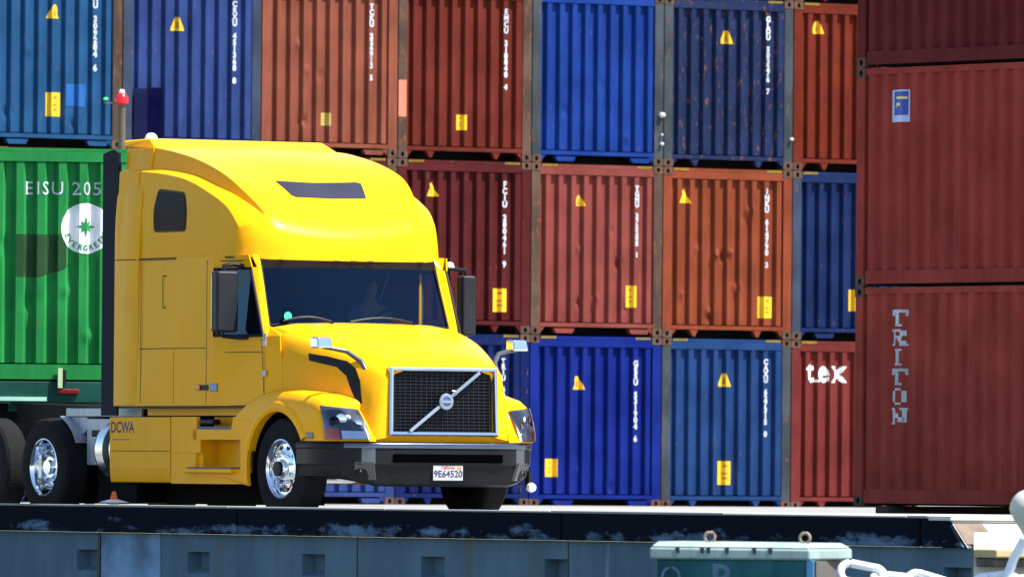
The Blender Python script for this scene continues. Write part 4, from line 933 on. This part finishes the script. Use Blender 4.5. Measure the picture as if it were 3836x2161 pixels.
# ------------------------------------------------------------------ green container on its chassis, articulated behind the cab
GREEN = mat_container('green', (.014, .20, .045), vary=.16, dirt=.4, rust=.18, fade=.35); GRD = paint('chassis_green', (.005, .06, .045), .5, vary=.15, dirt=.4)
PS = R(12); gp = Vector(((217 - 1918) / 40000 * 118, 118, 0))
gc = container('green container with white round emblem and number EISU 205 behind the cab', (gp.x, gp.y, 1.455), PS, GREEN, GREEN, 2, haz=False, dents=[(-.3, .9, .08, .03), (.1, 1.0, .05, -.025), (-.6, 1.5, .09, .025), (.35, .5, .06, -.03)])
bm = text_mesh('EISU 205817 4', .15, bold=.001, spacing=1.22); bmesh.ops.scale(bm, verts=bm.verts, vec=(.93, 1, 1))
bmesh.ops.translate(bm, verts=bm.verts, vec=(.33, 0, 2.06)); drape_end(bm, 'container_number', LETW, gc, .005)
LX, LZ = .31, 1.69
bm = bmesh.new(); bm.faces.new([bm.verts.new((LX + .28 * cos(2 * pi * k / 40), 0, LZ + .28 * sin(2 * pi * k / 40))) for k in range(40)]); drape_end(bm, 'round_emblem', paint('emblem_white', (.75, .75, .78), .5, vary=.05), gc, .004)
pts = []
for k in range(16): r_ = .115 if k % 4 == 0 else .085 if k % 2 == 0 else .045; a = pi / 2 + 2 * pi * k / 16; pts.append((LX + r_ * cos(a), 0, LZ + .02 + r_ * sin(a)))
bm = bmesh.new(); cv = bm.verts.new((LX, 0, LZ + .02)); vs = [bm.verts.new(p) for p in pts]
for k in range(16): bm.faces.new([cv, vs[k], vs[(k + 1) % 16]])
drape_end(bm, 'compass_star', GREEN, gc, .008)
bm = bmesh.new()
for i, ch_ in enumerate('EVERGREEN'):
    a = pi * 1.12 + i * (pi * .76 / 8) ; b2 = text_mesh(ch_, .062, bold=.002)
    bmesh.ops.rotate(b2, verts=b2.verts, cent=(0, 0, 0), matrix=Matrix.Rotation(-(a + pi / 2), 3, 'Y')); bmesh.ops.translate(b2, verts=b2.verts, vec=(LX + .243 * cos(a), 0, LZ + .243 * sin(a)))
    me = bpy.data.meshes.new('t'); b2.to_mesh(me); b2.free(); bm.from_mesh(me); bpy.data.meshes.remove(me)
drape_end(bm, 'emblem_lettering', GREEN, gc, .008)
drape_end(poly_bm([(-.47, 1.16), (-.27, 1.14), (.02, 1.22), (.10, 1.26), (.10, 1.62), (-.47, 1.62)]), 'paint_patch', paint('patch_olive', (.018, .065, .02), .6, vary=.2), gc)
trl = thing('container_chassis', 'green container trailer chassis carrying the green container', 'trailer', (gp.x, gp.y, 0), PS)
tb = MB(); tb.box(-1.2, 1.2, .0, .18, 1.22, 1.45)
for x in (-.45, .45): tb.box(x - .05, x + .05, .18, 12.3, 1.12, 1.44)
for y in (2.5, 5, 7.5, 10, 12.1): tb.box(-1.2, 1.2, y, y + .12, 1.3, 1.44)
kp = Vector((p0.x, p0.y, 0)) + Vector((sin(PHI), -cos(PHI), 0)) * -5.6
kl = Matrix.Rotation(-PS, 3, 'Z') @ (kp - gp)
MB().hexa([(-.45, 0, 1.0), (.45, 0, 1.0), (kl.x + .4, kl.y - .5, 1.0), (kl.x - .4, kl.y - .5, 1.0), (-.45, 0, 1.21), (.45, 0, 1.21), (kl.x + .4, kl.y - .5, 1.15), (kl.x - .4, kl.y - .5, 1.15)]).build('gooseneck', CHS, trl)
tb.build('frame', GRD, trl, bevel=.008)
MB().box(-1.15, 1.15, .3, 2.4, .92, 1.21).build('gap_blocker', CHS, trl)  # added black box, keeps the gap below the chassis dark
MB().box(.0, .05, -.06, -.02, 1.38, 1.60).box(.05, .09, -.05, .0, 1.42, 1.58, 1).build('locating_pin', [paint('pin_cream', (.45, .55, .32), .6), BLK], trl)
MB().box(-1.1, -.12, -.022, -.003, 1.235, 1.28).build('name_strip', paint('strip_pale', (.35, .62, .48), .5, vary=.3), trl)
for x, ww in ((.12, .12), (.86, .05)): MB().box(x - ww, x + ww, -.03, -.003, 1.315, 1.37).build('red_reflector', REDL, trl, bevel=.01)
for y in (10.2, 11.5):
    MB().box(-.9, .9, y - .08, y + .08, .44, .58).box(-.5, .5, y - .2, y + .2, .5, 1.12).build('axle', CHS, trl)
    for s_ in (-1, 1):
        w_ = MB().lathe([(.29, -.13), (.43, -.145), (.52, -.10), (.52, .10), (.43, .145), (.29, .13), (.2, .05), (.001, .06)], 40, 'x').build('tyre', RUB, trl, smooth=35); w_.location = (s_ * 1.05, y, .505)
for x in (-.9, .9): MB().box(x - .05, x + .05, 3.0, 3.12, .06, 1.3).box(x - .12, x + .12, 2.95, 3.17, 0.4, .43).build('landing_leg', GRD, trl)

# ------------------------------------------------------------------ small things
cone = thing('traffic_cone', 'small orange cone with a pale base between the kerb and the fuel tank', 'cone', (-4.10, 110.5, 0))
def sc(pts, k=.37): return [(a * k, b_ * k) for a, b_ in pts]
MB().lathe(sc([(.19, .03), (.13, .36)]), 24, 'z').lathe(sc([(.12, .44), (.05, .70), (.001, .70)]), 24, 'z').build('cone_body', paint('cone_orange', (.75, .13, .03), .5), cone, smooth=50)
MB().lathe(sc([(.13, .36), (.12, .44)]), 24, 'z').lathe([(.16, .145), (.07, .17), (.05, .175)], 24, 'z').build('reflective_band', WHT, cone, smooth=50)
MB().box(-.13, .13, -.13, .13, 0, .02).build('cone_base', paint('cone_base_pale', (.7, .5, .42), .6), cone, bevel=.005)
# light mast with red beacon
lp = Vector(((450 - 1918) / 40000 * 152, 152, 0))
mast = thing('beacon_mast', 'thin tan light mast with a red beacon and small green lamp, behind the cab roof', 'light mast', tuple(lp))
MB().tube([(0, 0, 0), (0, 0, 5.680)], .055, 12).box(-.15, .15, -.15, .15, 0, .04).tube([(0, 0, 5.700), (-.23, 0, 5.700)], .012, 6).tube([(-.23, 0, 5.700), (-.23, 0, 5.740)], .02, 8).build('mast', paint('mast_tan', (.11, .085, .06), .6, rust=.5), mast, smooth=50)
MB().lathe([(.05, 5.680), (.09, 5.700), (.095, 5.770), (.06, 5.830), (.04, 5.845)], 18, 'z').build('red_beacon', plain('beacon_red', (.85, .01, .01), .3), mast, smooth=50)
MB().lathe([(.042, 5.845), (.04, 5.885), (.001, 5.900)], 16, 'z').build('beacon_cap', WHT, mast, smooth=50)
MB().lathe([(.001, 5.785), (.03, 5.775), (.04, 5.750), (.001, 5.735)], 14, 'z', (-.23, 0, 0)).build('green_lamp', plain('lamp_green', (.03, .62, .16), .3), mast, smooth=50)

# foreground mooring float, chain and vent post
FX = 85
def fp(xpx, ypx, D=FX): return Vector(((xpx - 1918) / 40000 * D, D, CAM_Z + (1775 - ypx) / 40000 * D - .008 * (xpx - 1918) / 40000 * D))
TEAL = paint('teal_steel', (.010, .085, .095), .5, vary=.4, dirt=.6, fade=.5, bump=.4)
fl = thing('mooring_float', 'teal steel mooring float with white capping and two lifting eyes', 'float', (1.145, 85, 0), R(-12))
b_ = MB().box(.02, 1.29, .0, 1.2, -2.3, -.19); b_.build('body', TEAL, fl, bevel=.02)
MB().box(1.293, 1.31, .03, 1.2, -2.3, -.20).build('end_panel', paint('float_end', (.13, .11, .095), .7, vary=.15), fl)
cap = MB().hexa([(-.03, -.03, -.195), (1.27, -.03, -.195), (1.40, 1.15, -.195), (-.03, 1.15, -.195), (-.03, -.03, -.10), (1.27, -.03, -.105), (1.40, 1.15, -.105), (-.03, 1.15, -.10)])
cap.hexa([(-.028, -.028, -.099), (1.268, -.028, -.104), (1.398, 1.148, -.104), (-.028, 1.148, -.099), (.02, .05, -.055), (1.23, .05, -.06), (1.33, 1.05, -.06), (.03, 1.05, -.055)])
cap.build('capping', paint('cap_white', (.28, .36, .33), .6, vary=.2, dirt=.5), fl, bevel=.02)
gaps = MB()
for x in (.20, .40, .45, .60, .82, .95): MB().box(x - .014, x + .014, -.034, -.01, -.145, -.095).build('slot', plain('slot_dark', (.03, .04, .04), .8), fl)
for x in (.43, 1.20):
    MB().tube([(x + .04 * cos(a), .12, -.018 + .04 * sin(a)) for a in [2 * pi * k / 18 for k in range(18)]], .012, 8, closed=True).box(x - .035, x + .035, .105, .135, -.07, -.045).build('lifting_eye', paint('eye_tan', (.35, .26, .18), .6, rust=.6), fl, smooth=50)
MB().box(1.245, 1.297, -.035, -.0, -2.3, -.20).build('corner_strip', paint('strip_blue', (.08, .22, .42), .5), fl)
faint = paint('faded_mark', (.10, .17, .24), .6, vary=.4)
mk = MB(); mk.tube([(.14 + .07 * cos(a), -.002, -.34 + .08 * sin(a)) for a in [2 * pi * k / 20 for k in range(20)]], .012, 6, closed=True); mk.build('faded_letter', faint, fl)
bm = text_mesh('R', .24, bold=.006); o = bm_obj(bm, 'faded_letter', faint, fl); o.location = (.56, -.005, -.46)
# chain
chn = thing('mooring_chain', 'heavy white painted mooring chain running right from the teal float', 'chain', (0, 0, 0))
pa = [fp(3175, 2120), fp(3290, 2140), fp(3420, 2150), fp(3560, 2185), fp(3700, 2165), fp(3860, 2145), fp(4100, 2140)]
dense = catmull(pa, 24); acc = 0; lastp = dense[0]; k = 0; stepL = .26
CHW = paint('chain_white', (.72, .74, .76), .5, vary=.12, rust=.35)
pos = [dense[0]]
for q_ in dense[1:]:
    if (q_ - pos[-1]).length >= stepL: pos.append(q_)
for i in range(len(pos) - 1):
    c_ = (pos[i] + pos[i + 1]) / 2; d_ = (pos[i + 1] - pos[i]).normalized(); sd = Vector((0, 1, 0)) if i % 2 else d_.cross(Vector((0, 1, 0))).normalized(); sd = (sd + Vector((0, .35 if i % 2 == 0 else 0, .35 if i % 2 else 0))).normalized()
    ring = [c_ + d_ * ((.10 if cos(a) > 0 else -.10) + .075 * cos(a)) + sd * .078 * sin(a) for a in [2 * pi * j / 24 + .01 for j in range(24)]]
    MB().tube(ring, .033, 8, closed=True).build('chain_link', CHW, chn, smooth=60)
# vent post
vp = thing('vent_post', 'white leaning post with a cream mushroom head at the right edge', 'vent', tuple(Vector((fp(3775, 2300).x, 85, -2.2))))
CRM = paint('vent_cream', (.58, .55, .46), .5, vary=.06); base = Vector(vp.location)
h0 = fp(3874, 1880) - base
MB().lathe([(max(.001, p_.x), p_.y) for p_ in catmull([(0, .17), (.09, .155), (.15, .105), (.18, .035), (.175, -.02), (.125, -.11), (.07, -.20), (.045, -.28)], 5)], 44, 'z', tuple(h0)).build('mushroom_head', CRM, vp, smooth=60)
MB().tube([(fp(3768, 2300) - base), (fp(3775, 2150) - base), (fp(3805, 2060) - base), (fp(3845, 1990) - base)], [.045, .04, .036, .04], 12).tube([(0, 0, 0), (fp(3768, 2300) - base)], .05, 12).build('post', WHT, vp, smooth=60)
